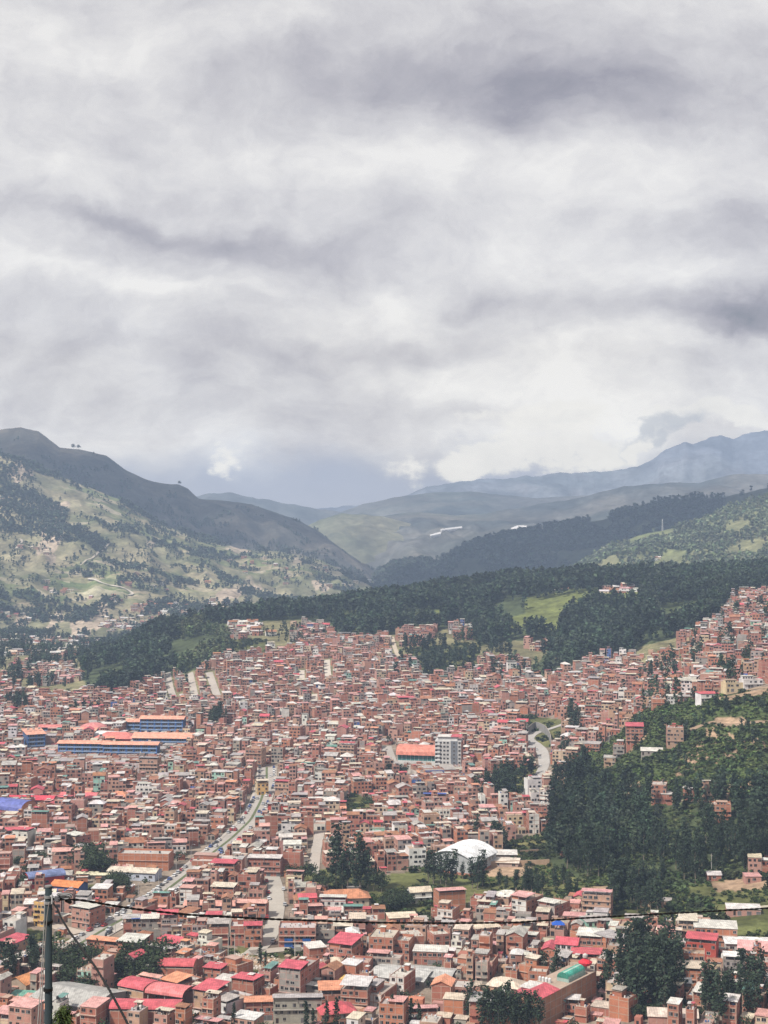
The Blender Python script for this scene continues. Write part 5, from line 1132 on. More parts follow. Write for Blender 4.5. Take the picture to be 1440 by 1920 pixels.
# lattice mast on the right hill
R = RD['rn']; a = 1242.; z = float(R.zz(np.array([a]), np.array([1.0]))[0]); X = (a - CX) / F * R.Dc; root = place_root('radio_mast', X, R.Dc, z - 1, 0); tag(root, 'small lattice mast on the crest of the pale wooded hill', 'mast')
m = MB(); H = 30
for sx in (-1, 1):
    for sy in (-1, 1): m.tube([(sx*1.6, sy*1.6, -2), (sx*.4, sy*.4, H)], .22, 4, 0, (.5,.5,.5))
for k in range(8):
    z0, z1 = k*H/8, (k+1)*H/8; f0, f1 = 1.6-1.2*z0/H, 1.6-1.2*z1/H
    m.tube([(-f0,-f0,z0),(f1,-f1,z1)], .12, 4, 0, (.5,.5,.5)); m.tube([(f0,-f0,z0),(-f1,-f1,z1)], .12, 4, 0, (.5,.5,.5))
link('lattice', m.mesh('lattice', [M_CABLE]), root); m = MB(); m.box(-.8,.8,-.8,.8,H*.8,H*.9,0,(.6,.6,.6)); link('antenna', m.mesh('antenna', [M_CABLE]), root)
# pale plastic greenhouses on the hazy hills
for lab, pts, key in (('long white greenhouse on the hazy hill, upper of the stacked pair', [(826,996),(866,990),(867,993),(828,999)], 'fa'), ('short white greenhouse below the long one on the hazy hill', [(806,1006),(826,1001),(827,1004),(807,1009)], 'fa'),
                      ('broad white greenhouse right of the long one on the hazy hill', [(958,994),(970,989),(988,989),(986,994),(960,999)], 'fa'), ('tiny white greenhouse at the far right of the hazy hills', [(1052,984),(1062,983),(1062,985),(1053,986)], 'fa')):
    R = RD[key]; P = []
    for a, b in pts:
        ts = np.linspace(.02, .99, 300); zz = R.zz(np.full(300, float(a)), ts); D = R.Df + (R.Dc - R.Df) * ts; yy = CY + F * (CAMZ - zz) / D; i = int(np.argmax(yy <= b)) or 150; P.append(((a - CX) / F * D[i], D[i], zz[i]))
    m = MB(); n = len(P); i0 = 0
    m.v = [(x, y, z - 3) for x, y, z in P] + [(x, y, z + 7) for x, y, z in P]; m.f = [tuple(range(n, 2 * n))] + [(k, (k + 1) % n, n + (k + 1) % n, n + k) for k in range(n)]; m.m = [2] * len(m.f); m.c = [(.72, .70, .68)] * len(m.f)
    tag(link('greenhouse', m.mesh('greenhouse', MATS)), lab, 'greenhouse', 'white greenhouses on the far hills')
# ---------------------------------------------------------------- garden walls, river bank rubble, retaining wall
def wall_line(name, label, pts, h, col, cat='wall', thick=.3, n=5):
    C = road_line(pts, 1, n); T = np.gradient(C, axis=0); T /= np.linalg.norm(T, axis=1)[:, None]; Q = np.stack([T[:, 1], -T[:, 0]], 1) * thick / 2; zb = ground_z(C[:, 0], C[:, 1]); m = MB()
    for i in range(len(C) - 1):
        a, b = C[i], C[i+1]; p, q = Q[i], Q[i+1]; z0, z1 = zb[i], zb[i+1]
        for s in (-1, 1): m.quad((a[0]+s*p[0],a[1]+s*p[1],z0-1),(b[0]+s*q[0],b[1]+s*q[1],z1-1),(b[0]+s*q[0],b[1]+s*q[1],z1+h),(a[0]+s*p[0],a[1]+s*p[1],z0+h),0,col)
        m.quad((a[0]-p[0],a[1]-p[1],z0+h),(b[0]-q[0],b[1]-q[1],z1+h),(b[0]+q[0],b[1]+q[1],z1+h),(a[0]+p[0],a[1]+p[1],z0+h),1,(.45,.38,.32))
    tag(link(name, m.mesh(name, MATS)), label, cat)
wall_line('garden_wall', 'long brick garden wall behind the lawn left of the red barrel roofs', [(186,1826),(236,1832)], 3, (.34,.16,.11))
wall_line('retaining_wall', 'curved stone retaining wall above the hill road', [(990,1380),(1004,1368),(1022,1376),(1032,1392),(1034,1410)], 7, (.24,.23,.22))
wall_line('field_wall', 'long adobe wall right of the arched gym', [(900,1628),(1000,1624),(1030,1622)], 3.2, (.42,.29,.2))
wall_line('field_wall', 'adobe wall between tilled plot and white sheds', [(975,1603),(1010,1601)], 2.5, (.3,.2,.14))
wall_line('compound_wall', 'pale compound wall beside the vaulted hall', [(765,1450),(790,1458),(835,1462)], 3.5, (.45,.40,.36))
rb = MB(); r = random.Random(31)
for poly, k in (([(430,1788),(560,1798),(600,1806),(570,1825),(470,1822),(440,1808)], 420), ([(95,1762),(120,1755),(128,1775),(100,1785)], 60), ([(700,1862),(800,1868),(790,1905),(700,1900)], 160), ([(590,1860),(640,1855),(650,1875),(590,1880)], 120)):
    xs = [p[0] for p in poly]; ys = [p[1] for p in poly]
    for _ in range(k):
        a, b = r.uniform(min(xs), max(xs)), r.uniform(min(ys), max(ys))
        if not bool(inpoly(a, b, poly)): continue
        X, Y, z = locate(a, b); s = r.uniform(.4, 1.6); th = r.uniform(0, 3); rb.T = (X, Y, z, math.cos(th), math.sin(th)); c = r.choice([(.5,.44,.38),(.42,.36,.3),(.3,.25,.2),(.55,.5,.45),(.36,.18,.13)])
        rb.quad((-s/2,-s/2,-.2),(s/2,-s/2,-.2),(s*.3,-s*.2,s*.5),(-s*.3,-s*.3,s*.4),0,c); rb.quad((s/2,-s/2,-.2),(s/2,s/2,-.2),(s*.3,s*.3,s*.45),(s*.3,-s*.2,s*.5),0,c)
        rb.quad((s/2,s/2,-.2),(-s/2,s/2,-.2),(-s*.3,s*.2,s*.4),(s*.3,s*.3,s*.45),0,c); rb.quad((-s/2,s/2,-.2),(-s/2,-s/2,-.2),(-s*.3,-s*.3,s*.4),(-s*.3,s*.2,s*.4),0,c); rb.quad((-s*.3,-s*.3,s*.4),(s*.3,-s*.2,s*.5),(s*.3,s*.3,s*.45),(-s*.3,s*.2,s*.4),0,c)
rb.T = None; tag(link('rubble', rb.mesh('rubble', MATS)), 'pale rubble and stones heaped along the river bank and yards', kind='stuff')
# ---------------------------------------------------------------- cars, lamps
def car_proto(col):
    b = MB(); L, W = 4.3, 1.75
    prof = [(-L/2,.35),(-L/2,.85),(-L/2+.1,.95),(-.95*L/2+.35,1.0),(-.55,1.0),(L/2-.5,.92),(L/2,.7),(L/2,.35)]
    def ext(m, P, w, ci, c):
        n = len(P); i = len(m.v); m.v += [(-w/2, x, z) for x, z in P] + [(w/2, x, z) for x, z in P]
        m.f.append(tuple(i + k for k in range(n))); m.f.append(tuple(i + n + k for k in range(n))[::-1]); m.m += [ci]*2; m.c += [c]*2
        for k in range(n): m.f.append((i+k, i+n+k, i+n+(k+1)%n, i+(k+1)%n)); m.m.append(ci); m.c.append(c)
    ext(b, prof, W, 2, col); ext(b, [(-1.35,1.38),(-1.2,1.46),(.35,1.46),(.5,1.38)], W*.8, 2, col)
    g = MB(); ext(g, [(-1.85,.98),(-1.3,1.4),(.45,1.4),(1.15,.96)], W*.86, 3, (.02,.022,.028))
    w = MB(); w.tube([(-.11,0,0),(.11,0,0)], .32, 10, 3, (.015,.015,.016)); h = MB(); h.box(-.18,.18,-.04,0,-.08,.08,2,(.75,.75,.72),True)
    M = [M_WALL, M_CONC, M_PAINT, M_GLASS]; return b.mesh('body', M), g.mesh('cabin_glass', M), w.mesh('wheel', M), h.mesh('headlight', M)
CARC = {'white': (.62,.62,.62), 'silver': (.38,.39,.40), 'black': (.03,.03,.035), 'red': (.35,.03,.03), 'blue': (.04,.08,.25)}; CARP = {k: car_proto(v) for k, v in CARC.items()}
CARS = []
def car(X, Y, th, c, where, big=1.0):
    root = place_root('parked_car', X, Y, float(ground_z(X, Y)) + .32, th); root.scale = (big, big, big); b, g, w, h = CARP[c]; link('body', b, root); link('cabin_glass', g, root)
    for sx in (-.8, .8):
        for y in (-1.3, 1.35): link('wheel', w, root, (sx, y, .33))
        link('headlight', h, root, (sx * .8, 2.16, .62))
    CARS.append((root, c, where, X, Y))
r = random.Random(12); C = RC[0]; T = np.gradient(C, axis=0); T /= np.linalg.norm(T, axis=1)[:, None]; arc = np.concatenate([[0], np.cumsum(np.linalg.norm(np.diff(C, axis=0), axis=1))])
for off, gap, pr in ((-5.5, 6.2, .62), (5.5, 6.5, .5), (-2.8, 22, .6), (2.8, 24, .6)):
    s = r.uniform(0, 6)
    while s < arc[-1]:
        if r.random() < pr:
            x = np.interp(s, arc, C[:, 0]); y = np.interp(s, arc, C[:, 1]); tx = np.interp(s, arc, T[:, 0]); ty = np.interp(s, arc, T[:, 1])
            car(x + ty * off, y - tx * off, math.atan2(ty, tx) - math.pi / 2 + (math.pi if off > 0 else 0), r.choice(['white','white','white','silver','black','red','silver','blue']), 'on the avenue', r.uniform(.95, 1.08))
        s += gap * r.uniform(.9, 1.4)
C2 = RC[1]; T2 = np.gradient(C2, axis=0); T2 /= np.linalg.norm(T2, axis=1)[:, None]
for i in range(3, len(C2) - 2):
    if r.random() < .55:
        off = r.choice([-4, 4]); car(C2[i, 0] + T2[i, 1] * off, C2[i, 1] - T2[i, 0] * off, math.atan2(T2[i, 1], T2[i, 0]) - math.pi / 2, r.choice(['white','silver','black','red','white']), 'in the side street')
for a, b, c in ((28,1793,'white'),(36,1790,'white'),(45,1788,'silver'),(34,1798,'white'),(48,1783,'black'),(553,1781,'blue')):
    X, Y, z = locate(a, b); car(X, Y, 1.2, c, 'in the yard at left' if a < 100 else 'before the blue gates', 1.1)
C4 = RC[4]
for i in range(2, len(C4) - 8, 5): car(C4[i, 0] - 3, C4[i, 1], .3, r.choice(['white', 'black']), 'on the hill road')
for cc in CARC:
    for wh_ in ('on the avenue', 'in the side street', 'in the yard at left', 'before the blue gates', 'on the hill road'):
        L = sorted([q for q in CARS if q[1] == cc and q[2] == wh_], key=lambda q: q[4])
        for k, q in enumerate(L):
            nth = ['nearest', 'second nearest', 'third nearest', 'fourth nearest', 'fifth nearest', 'sixth nearest', 'seventh nearest', 'eighth nearest', 'ninth nearest', 'tenth nearest', 'eleventh nearest', 'twelfth nearest', 'thirteenth nearest', 'fourteenth nearest', 'fifteenth nearest'] + [f'number {j} by nearness' for j in range(16, 90)]
            tag(q[0], f'small {cc} car parked {q[2]}' if len(L) == 1 else f'small {cc} car {q[2]}, {nth[k]} of the {cc} ones', 'car', 'cars standing ' + q[2])
lampm = MB(); lampm.tube([(0,0,-.5),(0,0,4),(0,0,8.6)], [.14,.11,.08], 6, 0, (.42,.41,.40)); arm = MB(); arm.tube([(0,0,8.3),(.8,0,8.9),(1.9,0,9.0)], [.05,.05,.04], 5, 0, (.42,.41,.40)); hd = MB(); hd.box(1.6,2.4,-.14,.14,8.88,9.04,0,(.5,.5,.5),True)
LM = [lampm.mesh('post', [M_CONC]), arm.mesh('arm', [M_CONC]), hd.mesh('lamp_head', [M_CONC])]
k = 0; W9 = ['first', 'second', 'third', 'fourth', 'fifth', 'sixth', 'seventh', 'eighth', 'ninth', 'tenth', 'eleventh', 'twelfth']
for side, nm in ((-1, 'left'), (1, 'right')):
    for q, s in enumerate(np.arange(15, min(arc[-1], 370), 31)):
        x = np.interp(s, arc, C[:, 0]); y = np.interp(s, arc, C[:, 1]); tx = np.interp(s, arc, T[:, 0]); ty = np.interp(s, arc, T[:, 1]); X, Y = x + ty * side * 7.7, y - tx * side * 7.7
        o = place_root('street_lamp', X, Y, float(ground_z(X, Y)), math.atan2(ty, tx) - math.pi / 2 + (0 if side < 0 else math.pi)); [link(n_, m_, o) for n_, m_ in zip(('post', 'arm', 'lamp_head'), LM)]
        tag(o, f'grey street lamp, {W9[q]} from the near end along {nm} kerb of the avenue', 'street lamp', 'street lamps along the avenue')
pp = MB(); pp.tube([(0,0,-1),(0,0,6),(0,0,11)], [.17,.14,.1], 6, 0, (.5,.47,.44)); pa = MB(); pa.box(-.9,.9,-.06,.06,10.1,10.25,0,(.3,.25,.2),True); PM = [pp.mesh('post', [M_CONC]), pa.mesh('crossarm', [M_CONC])]
for a, b, lb in ((1035,1372+60,'slender pole rising in front of the bare hillside at right'),(428,1800,'pole on the river bank before the brick row'),(553,1800,'pole behind the rubble bank near the blue gates'),(1267,1888,'concrete pole beside the big eucalyptus clump'),(1299,1915,'pole among low trees at the bottom right'),(1334,1640,'pole at the wood edge above the tilled field'),
    (118,1722,'pole beside the dirt road just right of the concrete pole'),(29,1724,'pole by the dirt road at the left edge'),(366,1880,'pole beside the red barrel roof'),(1113,1400,'thin pole beside the dark hillside house'),(1142,1400,'tall thin pole on the hillside among trees'),(225,1316,'white pole in the right part of the brick town'),(1226-191,1330,'white round topped mast over the right town'),(440,1795,'pole left of the cypress on the bank')):
    X, Y, z = locate(a, b); o = place_root('town_pole', X, Y, z, r.uniform(0, 3)); o.scale = (1, 1, r.uniform(.95, 1.15)); [link(n_, m_, o) for n_, m_ in zip(('post', 'crossarm'), PM)]; tag(o, lb, 'pole', 'poles in the town')
def thing_mesh(name, mb, mats, label, cat, loc=(0, 0, 0), smooth=False): return tag(link(name, mb.mesh(name, mats, smooth), None, loc), label, cat)
m = MB(); X, Y, z = locate(1047, 1768); m.T = (X, Y, z + 8, 1, 0); sheet_roof(m, 'h', (.02,.10,.48), -3, 3, -1.5, 3, .4, rise=1.6); m.T = None; thing_mesh('tarp', m, MATS, 'bright blue tarpaulin stretched over a flat roof at lower right', 'tarpaulin')
# ---------------------------------------------------------------- the concrete pole and its cables in front
def at(px, py, D): return ((px - CX) / F * D, D, CAMZ - (py - CY) * D / F)
PD = 35.0; top = at(91, 1662, PD); gz = float(ground_z(top[0], PD)); root = place_root('utility_pole', top[0], PD, gz, 0); tag(root, 'grey concrete utility pole with cable clamps rising in front of the town', 'utility pole')
H = top[2] - gz; m = MB(); m.tube([(-.035,0,-.5),(-.035,0,0),(0,0,H*.5),(0,0,H)], [.12,.115,.095,.078], 20, 0, (.03,.042,.048)); link('post', m.mesh('post', [M_CONC], True), root)
m = MB(); m.tube([(0,0,H-.01),(0,0,H+.02)], .085, 20, 0, (.2,.2,.2)); link('cap', m.mesh('cap', [M_CONC]), root)
for py, wd in ((1728, .03), (1855, .035)):
    z = at(91, py, PD)[2] - gz; m = MB(); m.tube([(-.012,0,z-wd),(-.012,0,z+wd)], .109, 20, 0, (.012,.012,.012)); link('band', m.mesh('band', [M_CABLE]), root)
for py in (1681, 1692):
    z = at(91, py, PD)[2] - gz; m = MB(); m.tube([(0,0,z-.03),(0,0,z+.03)], .098, 16, 0, (.2,.2,.2)); link('clamp', m.mesh('clamp', [M_CABLE]), root)
z = at(91, 1683, PD)[2] - gz; m = MB(); m.tube([(.05,-.06,z+.05),(.17,-.08,z+.02),(.25,-.05,z-.02)], .022, 6, 0, (.35,.35,.36)); m.tube([(.1,-.09,z+.09),(.1,-.09,z-.12)], .02, 6, 0, (.4,.4,.4)); m.box(.16,.24,-.12,-.04,z-.05,z+.05,0,(.12,.12,.13),True); link('bracket', m.mesh('bracket', [M_CABLE]), root)
r = random.Random(3)
def cable(name, label, pts, rad, col, cat='cable', n=60, twist=0.0):
    P = np.array([at(*p) for p in pts]); t = np.concatenate([[0], np.cumsum(np.linalg.norm(np.diff(P, axis=0), axis=1))]); tt = np.linspace(0, t[-1], n)
    Q = np.stack([np.interp(tt, t, P[:, k]) for k in range(3)], 1)
    for _ in range(6): Q[1:-1] = (Q[:-2] + 2 * Q[1:-1] + Q[2:]) / 4
    m = MB(); rt_ = root
    if twist:
        for ph in (0, math.pi):
            m.tube([tuple(q + np.array([0, math.sin(k * 1.1 + ph) * twist, math.cos(k * 1.1 + ph) * twist])) for k, q in enumerate(Q)], rad, 6, 0, col)
    else: m.tube([tuple(q) for q in Q], rad, 8, 0, col)
    return tag(link(name, m.mesh(name, [M_CABLE], True)), label, cat)
cable('power_cable', 'black twisted cable sagging across the whole view from the concrete pole', [(97,1686,35),(150,1687,35.6),(200,1696,36),(250,1704,36.8),(350,1715,38),(500,1723,40),(700,1730,42.5),(850,1731,44.3),(960,1730,45.6),(1100,1721,47),(1250,1713,49),(1440,1703,51),(1700,1680,54)], .019, (.008,.008,.009), n=420, twist=.014)
cable('guy_cable', 'thick dark cable running down from the pole toward the lower right', [(97,1690,35),(108,1704,34.6),(114,1720,34.2),(132,1750,33),(152,1776,31.5),(178,1812,30),(205,1856,28.5),(232,1905,27.3),(262,1965,26)], .019, (.010,.011,.012), n=170, twist=.010)
cable('thin_cable', 'thin pale cable hanging beside the left face of the pole', [(84,1692,34.8),(83,1725,34.8),(80,1790,34.8),(76,1850,34.7),(70,1930,34.6)], .011, (.30,.30,.29))
cable('drop_cable', 'second slack cable hanging left of the pole', [(92,1692,34.7),(88,1720,34.75),(83,1790,34.75),(79,1860,34.7),(75,1930,34.6)], .012, (.22,.21,.20))
# cable coil by the pole head
m = MB()
for k in range(5):
    c = np.array(at(120, 1683, 35.2)); m.tube([tuple(c + np.array([math.cos(t) * (.13 + .012 * k), .02 * k, math.sin(t) * .045 + .012 * k])) for t in np.linspace(0, 2 * math.pi * 1.02, 22)], .010, 5, 0, (.35, .35, .36) if k % 2 else (.05, .05, .05))
tag(link('cable_coil', m.mesh('cable_coil', [M_CABLE], True)), 'coiled spare cable strapped to the line just right of the pole head', 'cable coil')
m = MB(); p0, p1 = np.array(at(124, 1688, 35.3)), np.array(at(132, 1692, 35.4)); m.tube([tuple(p0), tuple(p1)], .045, 8, 0, (.02,.02,.02)); tag(link('splice_box', m.mesh('splice_box', [M_CABLE])), 'black splice sleeve on the cable just right of the coil', 'cable splice')
# leafy top of a garden tree just under the camera
tp = at(122, 1893, 30.0); gz = float(ground_z(tp[0], 30.)); root = place_root('garden_tree', tp[0], 30., gz, 0); tag(root, 'leafy tree top with long drooping leaves at the foot of the concrete pole', 'tree'); H = tp[2] - gz
m = MB(); m.tube([(0,0,-.3),(.05,0,H*.5),(0,0,H-.05)], [.08,.05,.012], 7, 0, (.14,.11,.07)); br = []
for k in range(16):
    t = r.uniform(0, 6.28); z = H - r.uniform(.05, .95); q = (math.cos(t) * r.uniform(.12, .5) * (.4 + (H - z)), math.sin(t) * .35, z + r.uniform(-.05, .12)); br.append(q); m.tube([(0,0,z-.15), q], [.014,.005], 4, 0, (.12,.10,.05))
link('trunk', m.mesh('trunk', [M_BARK]), root); lf = MB()
for k in range(620):
    bx, by, bz = r.choice(br + [(0, 0, H - .04)] * 3); f = r.uniform(.2, 1.05); p = Vector((bx * f, by * f, bz + r.uniform(-.1, .08))); t = r.uniform(0, 6.28); d = Vector((math.cos(t), math.sin(t), .25)); L = r.uniform(.10, .19); side = Vector((-math.sin(t), math.cos(t), 0)) * .016
    a = p; b = p + d * L * .45; c = p + d * L * .85 + Vector((0, 0, -L * .35)); e = p + d * L * 1.02 + Vector((0, 0, -L * .8)); cc = r.choice([(.05,.075,.02),(.035,.055,.016),(.08,.10,.03),(.02,.032,.012)])
    lf.quad(tuple(a - side * .3), tuple(a + side * .3), tuple(b + side), tuple(b - side), 0, cc); lf.quad(tuple(b - side), tuple(b + side), tuple(c + side * .8), tuple(c - side * .8), 0, cc); lf.tri(tuple(c - side * .8), tuple(c + side * .8), tuple(e), 0, cc)
link('crown', lf.mesh('crown', [M_LEAF]), root)
# ---------------------------------------------------------------- labels of houses
NW = {1: 'one-storey', 2: 'two-storey', 3: 'three-storey', 4: 'four-storey', 5: 'five-storey'}
LMK = [(90,1700,'near the concrete pole'), (20,1740,'at the left edge'), (60,1850,'below the left trees'), (250,1700,'left of the avenue'), (190,1640,'around the market hall'), (250,1740,'at the avenue mouth'), (330,1740,'in the row behind the river'),
  (300,1600,'beside the windowless brick block'), (420,1660,'right of the avenue'), (470,1740,'left of the side street'), (560,1770,'near the blue gates'), (650,1760,'right of the blue gates'), (430,1830,'around the brick cube'), (280,1870,'by the red barrel roofs'),
  (440,1890,'below the brick cube'), (550,1860,'around the grey tower'), (560,1915,'under the grey tower'), (650,1900,'around the pink hipped roof'), (640,1800,'by the rubble bank'), (640,1690,'around the tiled villa'), (730,1790,'in the lower middle'),
  (720,1870,'among the grey sheets'), (850,1720,'by the cable middle'), (860,1640,'beside the arched gym'), (830,1800,'below the white stair tower'), (920,1770,'centre right rows'), (820,1900,'at the bottom middle'), (950,1860,'left of the green vault'), (1000,1720,'by the pink stepped roofs'),
  (1010,1800,'above the green vault'), (1070,1890,'right of the green vault'), (1110,1740,'by the mint house'), (1110,1830,'left of the eucalyptus clump'), (1200,1780,'above the eucalyptus clump'), (1300,1780,'around the red painted house'), (1300,1850,'right of the eucalyptus clump'),
  (1400,1820,'at the right edge'), (1380,1700,'beside the green plots'), (1250,1920,'at the bottom right'), (1200,1400,'on the right hillside'), (1350,1290,'atop the right hillside'), (1250,1510,'at the wood edge'), (1050,1430,'by the hill road'),
  (1040,1225,'below the ridge forest'), (150,1500,'by the pink warehouse'), (60,1590,'upper left rows'), (430,1460,'in the town middle'), (560,1500,'at the avenue head'), (500,1600,'in the central rows'), (700,1600,'above the river trees'), (820,1540,'above the arched gym'), (950,1560,'left of the big wood'), (690,1440,'left of the white tower')]
def roofdesc(s):
    if s[0] == '-': return 'bare flat roof'
    c = SHN[s[1]]; return {'c': f'{c} roof canopy', 's': f'{c} sheet roof', 'g': f'{c} gable roof', 'h': f'{c} hipped roof', 'b': f'{c} barrel roof'}[s[0]]
by = {}
for rec in HOUSES:
    px, py = to_px(rec['X'], rec['Y'], rec['z'] + 3); rec['px'] = px
    reg = min(LMK, key=lambda q: (q[0] - px) ** 2 + ((q[1] - py) * 1.2) ** 2)[2]
    fr = '' if rec['front'] == rec['wall'] or rec['front'] == 'blind' else f", {WLN[rec['front']].replace(' ', '-')} front"
    rec['lab'] = rec['label'] or f"{NW[rec['n']]} {WLN[rec['wall']].replace(' ', '-')} house{fr}, {roofdesc(rec['roof'])}, {reg}"
    by.setdefault(rec['lab'], []).append(rec)
for lab, L in by.items():
    L.sort(key=lambda q: q['px'])
    for k, rec in enumerate(L):
        t = lab if len(L) == 1 else lab + ', ' + ('leftmost' if k == 0 else 'rightmost' if k == len(L) - 1 else ORD[k])
        tag(rec['o'], t, 'house', 'brick houses of the town'); rec['o'].name = 'brick_house' if rec['wall'] in ('br', 'or', 'pk', 'dk', 'tn') else 'plastered_house'
# ---------------------------------------------------------------- light, sky, haze, camera
SIG = 1.0e-4
SUN_EL, SUN_AZ = math.radians(50), math.radians(232)      # azimuth clockwise from +Y: behind and to the left
sd = Vector((math.sin(SUN_AZ) * math.cos(SUN_EL), math.cos(SUN_AZ) * math.cos(SUN_EL), math.sin(SUN_EL)))
L = bpy.data.lights.new('sun', 'SUN'); L.energy = 4.8; L.angle = math.radians(3); L.color = (1, .94, .85)
lo = bpy.data.objects.new('sun', L); COL.objects.link(lo); lo.rotation_euler = sd.to_track_quat('Z', 'Y').to_euler(); lo.location = (0, -50, 600)
w = bpy.data.worlds.new('World'); SC.world = w; w.use_nodes = True; nt = w.node_tree; nt.nodes.clear(); lk = nt.links.new
out = N(nt, 'ShaderNodeOutputWorld'); bg = N(nt, 'ShaderNodeBackground'); bg.inputs['Strength'].default_value = .1; lk(bg.outputs[0], out.inputs[0])
sky = N(nt, 'ShaderNodeTexSky'); sky.sky_type = 'NISHITA'; sky.sun_disc = False; sky.sun_elevation = SUN_EL; sky.sun_rotation = SUN_AZ; sky.altitude = 3000
tc = N(nt, 'ShaderNodeTexCoord'); sep = N(nt, 'ShaderNodeSeparateXYZ'); lk(tc.outputs['Generated'], sep.inputs[0])
def mth(op, a, b=None, c=None, clamp=False):
    n = N(nt, 'ShaderNodeMath', operation=op); n.use_clamp = clamp
    for i, v in enumerate((a, b, c)):
        if v is None: continue
        if isinstance(v, (int, float)): n.inputs[i].default_value = v
        else: lk(v, n.inputs[i])
    return n.outputs[0]
yy = mth('MAXIMUM', mth('ABSOLUTE', sep.outputs[1]), .05); U = mth('DIVIDE', sep.outputs[0], yy); V = mth('DIVIDE', sep.outputs[2], yy)
def comb(x, y, z=0.0):
    n = N(nt, 'ShaderNodeCombineXYZ')
    for i, v in enumerate((x, y, z)):
        if isinstance(v, (int, float)): n.inputs[i].default_value = v
        else: lk(v, n.inputs[i])
    return n.outputs[0]
def nz(vec, scale, det=6, rg=.55, dist=0.0):
    n = N(nt, 'ShaderNodeTexNoise'); n.inputs['Scale'].default_value = scale; n.inputs['Detail'].default_value = det; n.inputs['Roughness'].default_value = rg; n.inputs['Distortion'].default_value = dist; lk(vec, n.inputs['Vector']); return n
HZC = (.245, .305, .425)
# cloud layers: streaks flatten toward the horizon
V2 = mth('MULTIPLY', V, mth('ADD', 1.35, mth('DIVIDE', .12, mth('ADD', mth('MAXIMUM', V, 0.0), .08))))
warp = nz(comb(U, mth('MULTIPLY', V, 1.6), 3.1), 7, 9, .58).outputs['Color']
wv = N(nt, 'ShaderNodeVectorMath', operation='SCALE'); lk(warp, wv.inputs[0]); wv.inputs['Scale'].default_value = .10
wa = N(nt, 'ShaderNodeVectorMath', operation='ADD'); lk(comb(U, V2), wa.inputs[0]); lk(wv.outputs[0], wa.inputs[1]); P0 = wa.outputs[0]
n1 = nz(P0, 5.5, 9, .56, .15).outputs['Fac']; n2 = nz(P0, 17, 8, .66).outputs['Fac']; n3 = nz(P0, 11, 8, .62, .3).outputs['Fac']
ws = N(nt, 'ShaderNodeSeparateXYZ'); lk(warp, ws.inputs[0])
Uw = mth('ADD', U, mth('MULTIPLY', mth('SUBTRACT', ws.outputs[0], .5), .16)); Vw = mth('ADD', V, mth('MULTIPLY', mth('SUBTRACT', ws.outputs[1], .5), .085))
def blob(px, py, sx, sy, amp, tilt=0.0):
    u0, v0 = (px - CX) / F, (CY - py) / F; du = mth('SUBTRACT', Uw, u0); dv = mth('SUBTRACT', Vw, v0)
    if tilt: dv = mth('SUBTRACT', dv, mth('MULTIPLY', du, tilt))
    a = mth('POWER', mth('MULTIPLY', du, F / sx), 2); b = mth('POWER', mth('ABSOLUTE', mth('MULTIPLY', dv, F / sy)), 2)
    return mth('MULTIPLY', mth('EXPONENT', mth('MULTIPLY', mth('ADD', a, b), -1)), amp)
# brightness design of the overcast: bright rifts (+) and dark rolls (-)
BL = [(1050,170,420,75,-.19,-.06),(700,110,260,50,-.07),(330,90,230,60,.10),(150,250,140,60,-.07),(130,150,260,30,-.04),(560,300,380,60,.11),(1000,300,260,50,.08,-.08),(1250,60,240,50,-.10),(230,420,260,26,-.16,-.12),(470,470,150,30,-.13),
      (120,510,170,26,.12,-.1),(350,545,160,18,.10),(780,560,130,40,.15),(640,640,500,32,-.10),(1000,480,240,60,.06),(900,560,160,28,-.12),(1425,600,140,40,-.34),(1350,430,120,60,-.06),(1250,520,160,26,.06),(1150,650,260,30,.10),
      (300,700,380,45,-.03),(650,740,300,50,-.06),(1030,720,280,70,.12),(1180,790,200,45,.13),(480,880,70,30,.12),(470,880,40,22,.07),(250,880,160,60,.03),(760,850,60,60,-.04),(60,620,140,30,-.03),(650,820,120,70,-.07),(900,780,200,34,-.12),(620,900,160,40,-.10),(300,800,200,60,-.04)]
S = None
for b in BL:
    v = blob(*b[:4], b[4] * 1.5, *b[5:]); S = v if S is None else mth('ADD', S, v)
br = mth('ADD', mth('ADD', .70, S), mth('ADD', mth('MULTIPLY', mth('SUBTRACT', n1, .5), .55), mth('ADD', mth('MULTIPLY', mth('SUBTRACT', n2, .5), .50), mth('MULTIPLY', mth('SUBTRACT', .24, mth('ABSOLUTE', mth('SUBTRACT', n3, .5))), .40))))
# bright cumulus bank in front of the mountain: crisp billowing edges
nb = nz(comb(U, mth('MULTIPLY', V, 1.5), 1.7), 36, 8, .62).outputs['Fac']
def bank(lst, soft, thr=.5):
    t = None
    for b in lst: v = blob(*b); t = v if t is None else mth('MAXIMUM', t, v)
    t = mth('ADD', t, mth('MULTIPLY', mth('SUBTRACT', nb, .5), 1.7)); n = N(nt, 'ShaderNodeMapRange'); n.interpolation_type = 'SMOOTHSTEP'; n.inputs['From Min'].default_value = thr - soft; n.inputs['From Max'].default_value = thr + soft; lk(t, n.inputs['Value']); return n.outputs[0]
bk = bank([(880,875,130,34,1.1),(1010,850,110,44,1.1),(1120,850,110,34,1.05,-.1),(1060,800,150,40,.75),(1390,782,110,26,1.0),(1235,848,30,20,.9,.6),(478,872,60,34,.58),(455,895,34,20,.6)], .20)
cr = N(nt, 'ShaderNodeValToRGB'); e = cr.color_ramp; e.elements[0].position = .2; e.elements[0].color = (.26, .27, .32, 1); e.elements[1].position = .95; e.elements[1].color = (.92, .90, .88, 1)
for p, q in ((.42, (.385, .375, .43)), (.6, (.535, .52, .56)), (.77, (.72, .705, .72))):
    k = e.elements.new(p); k.color = (*q, 1)
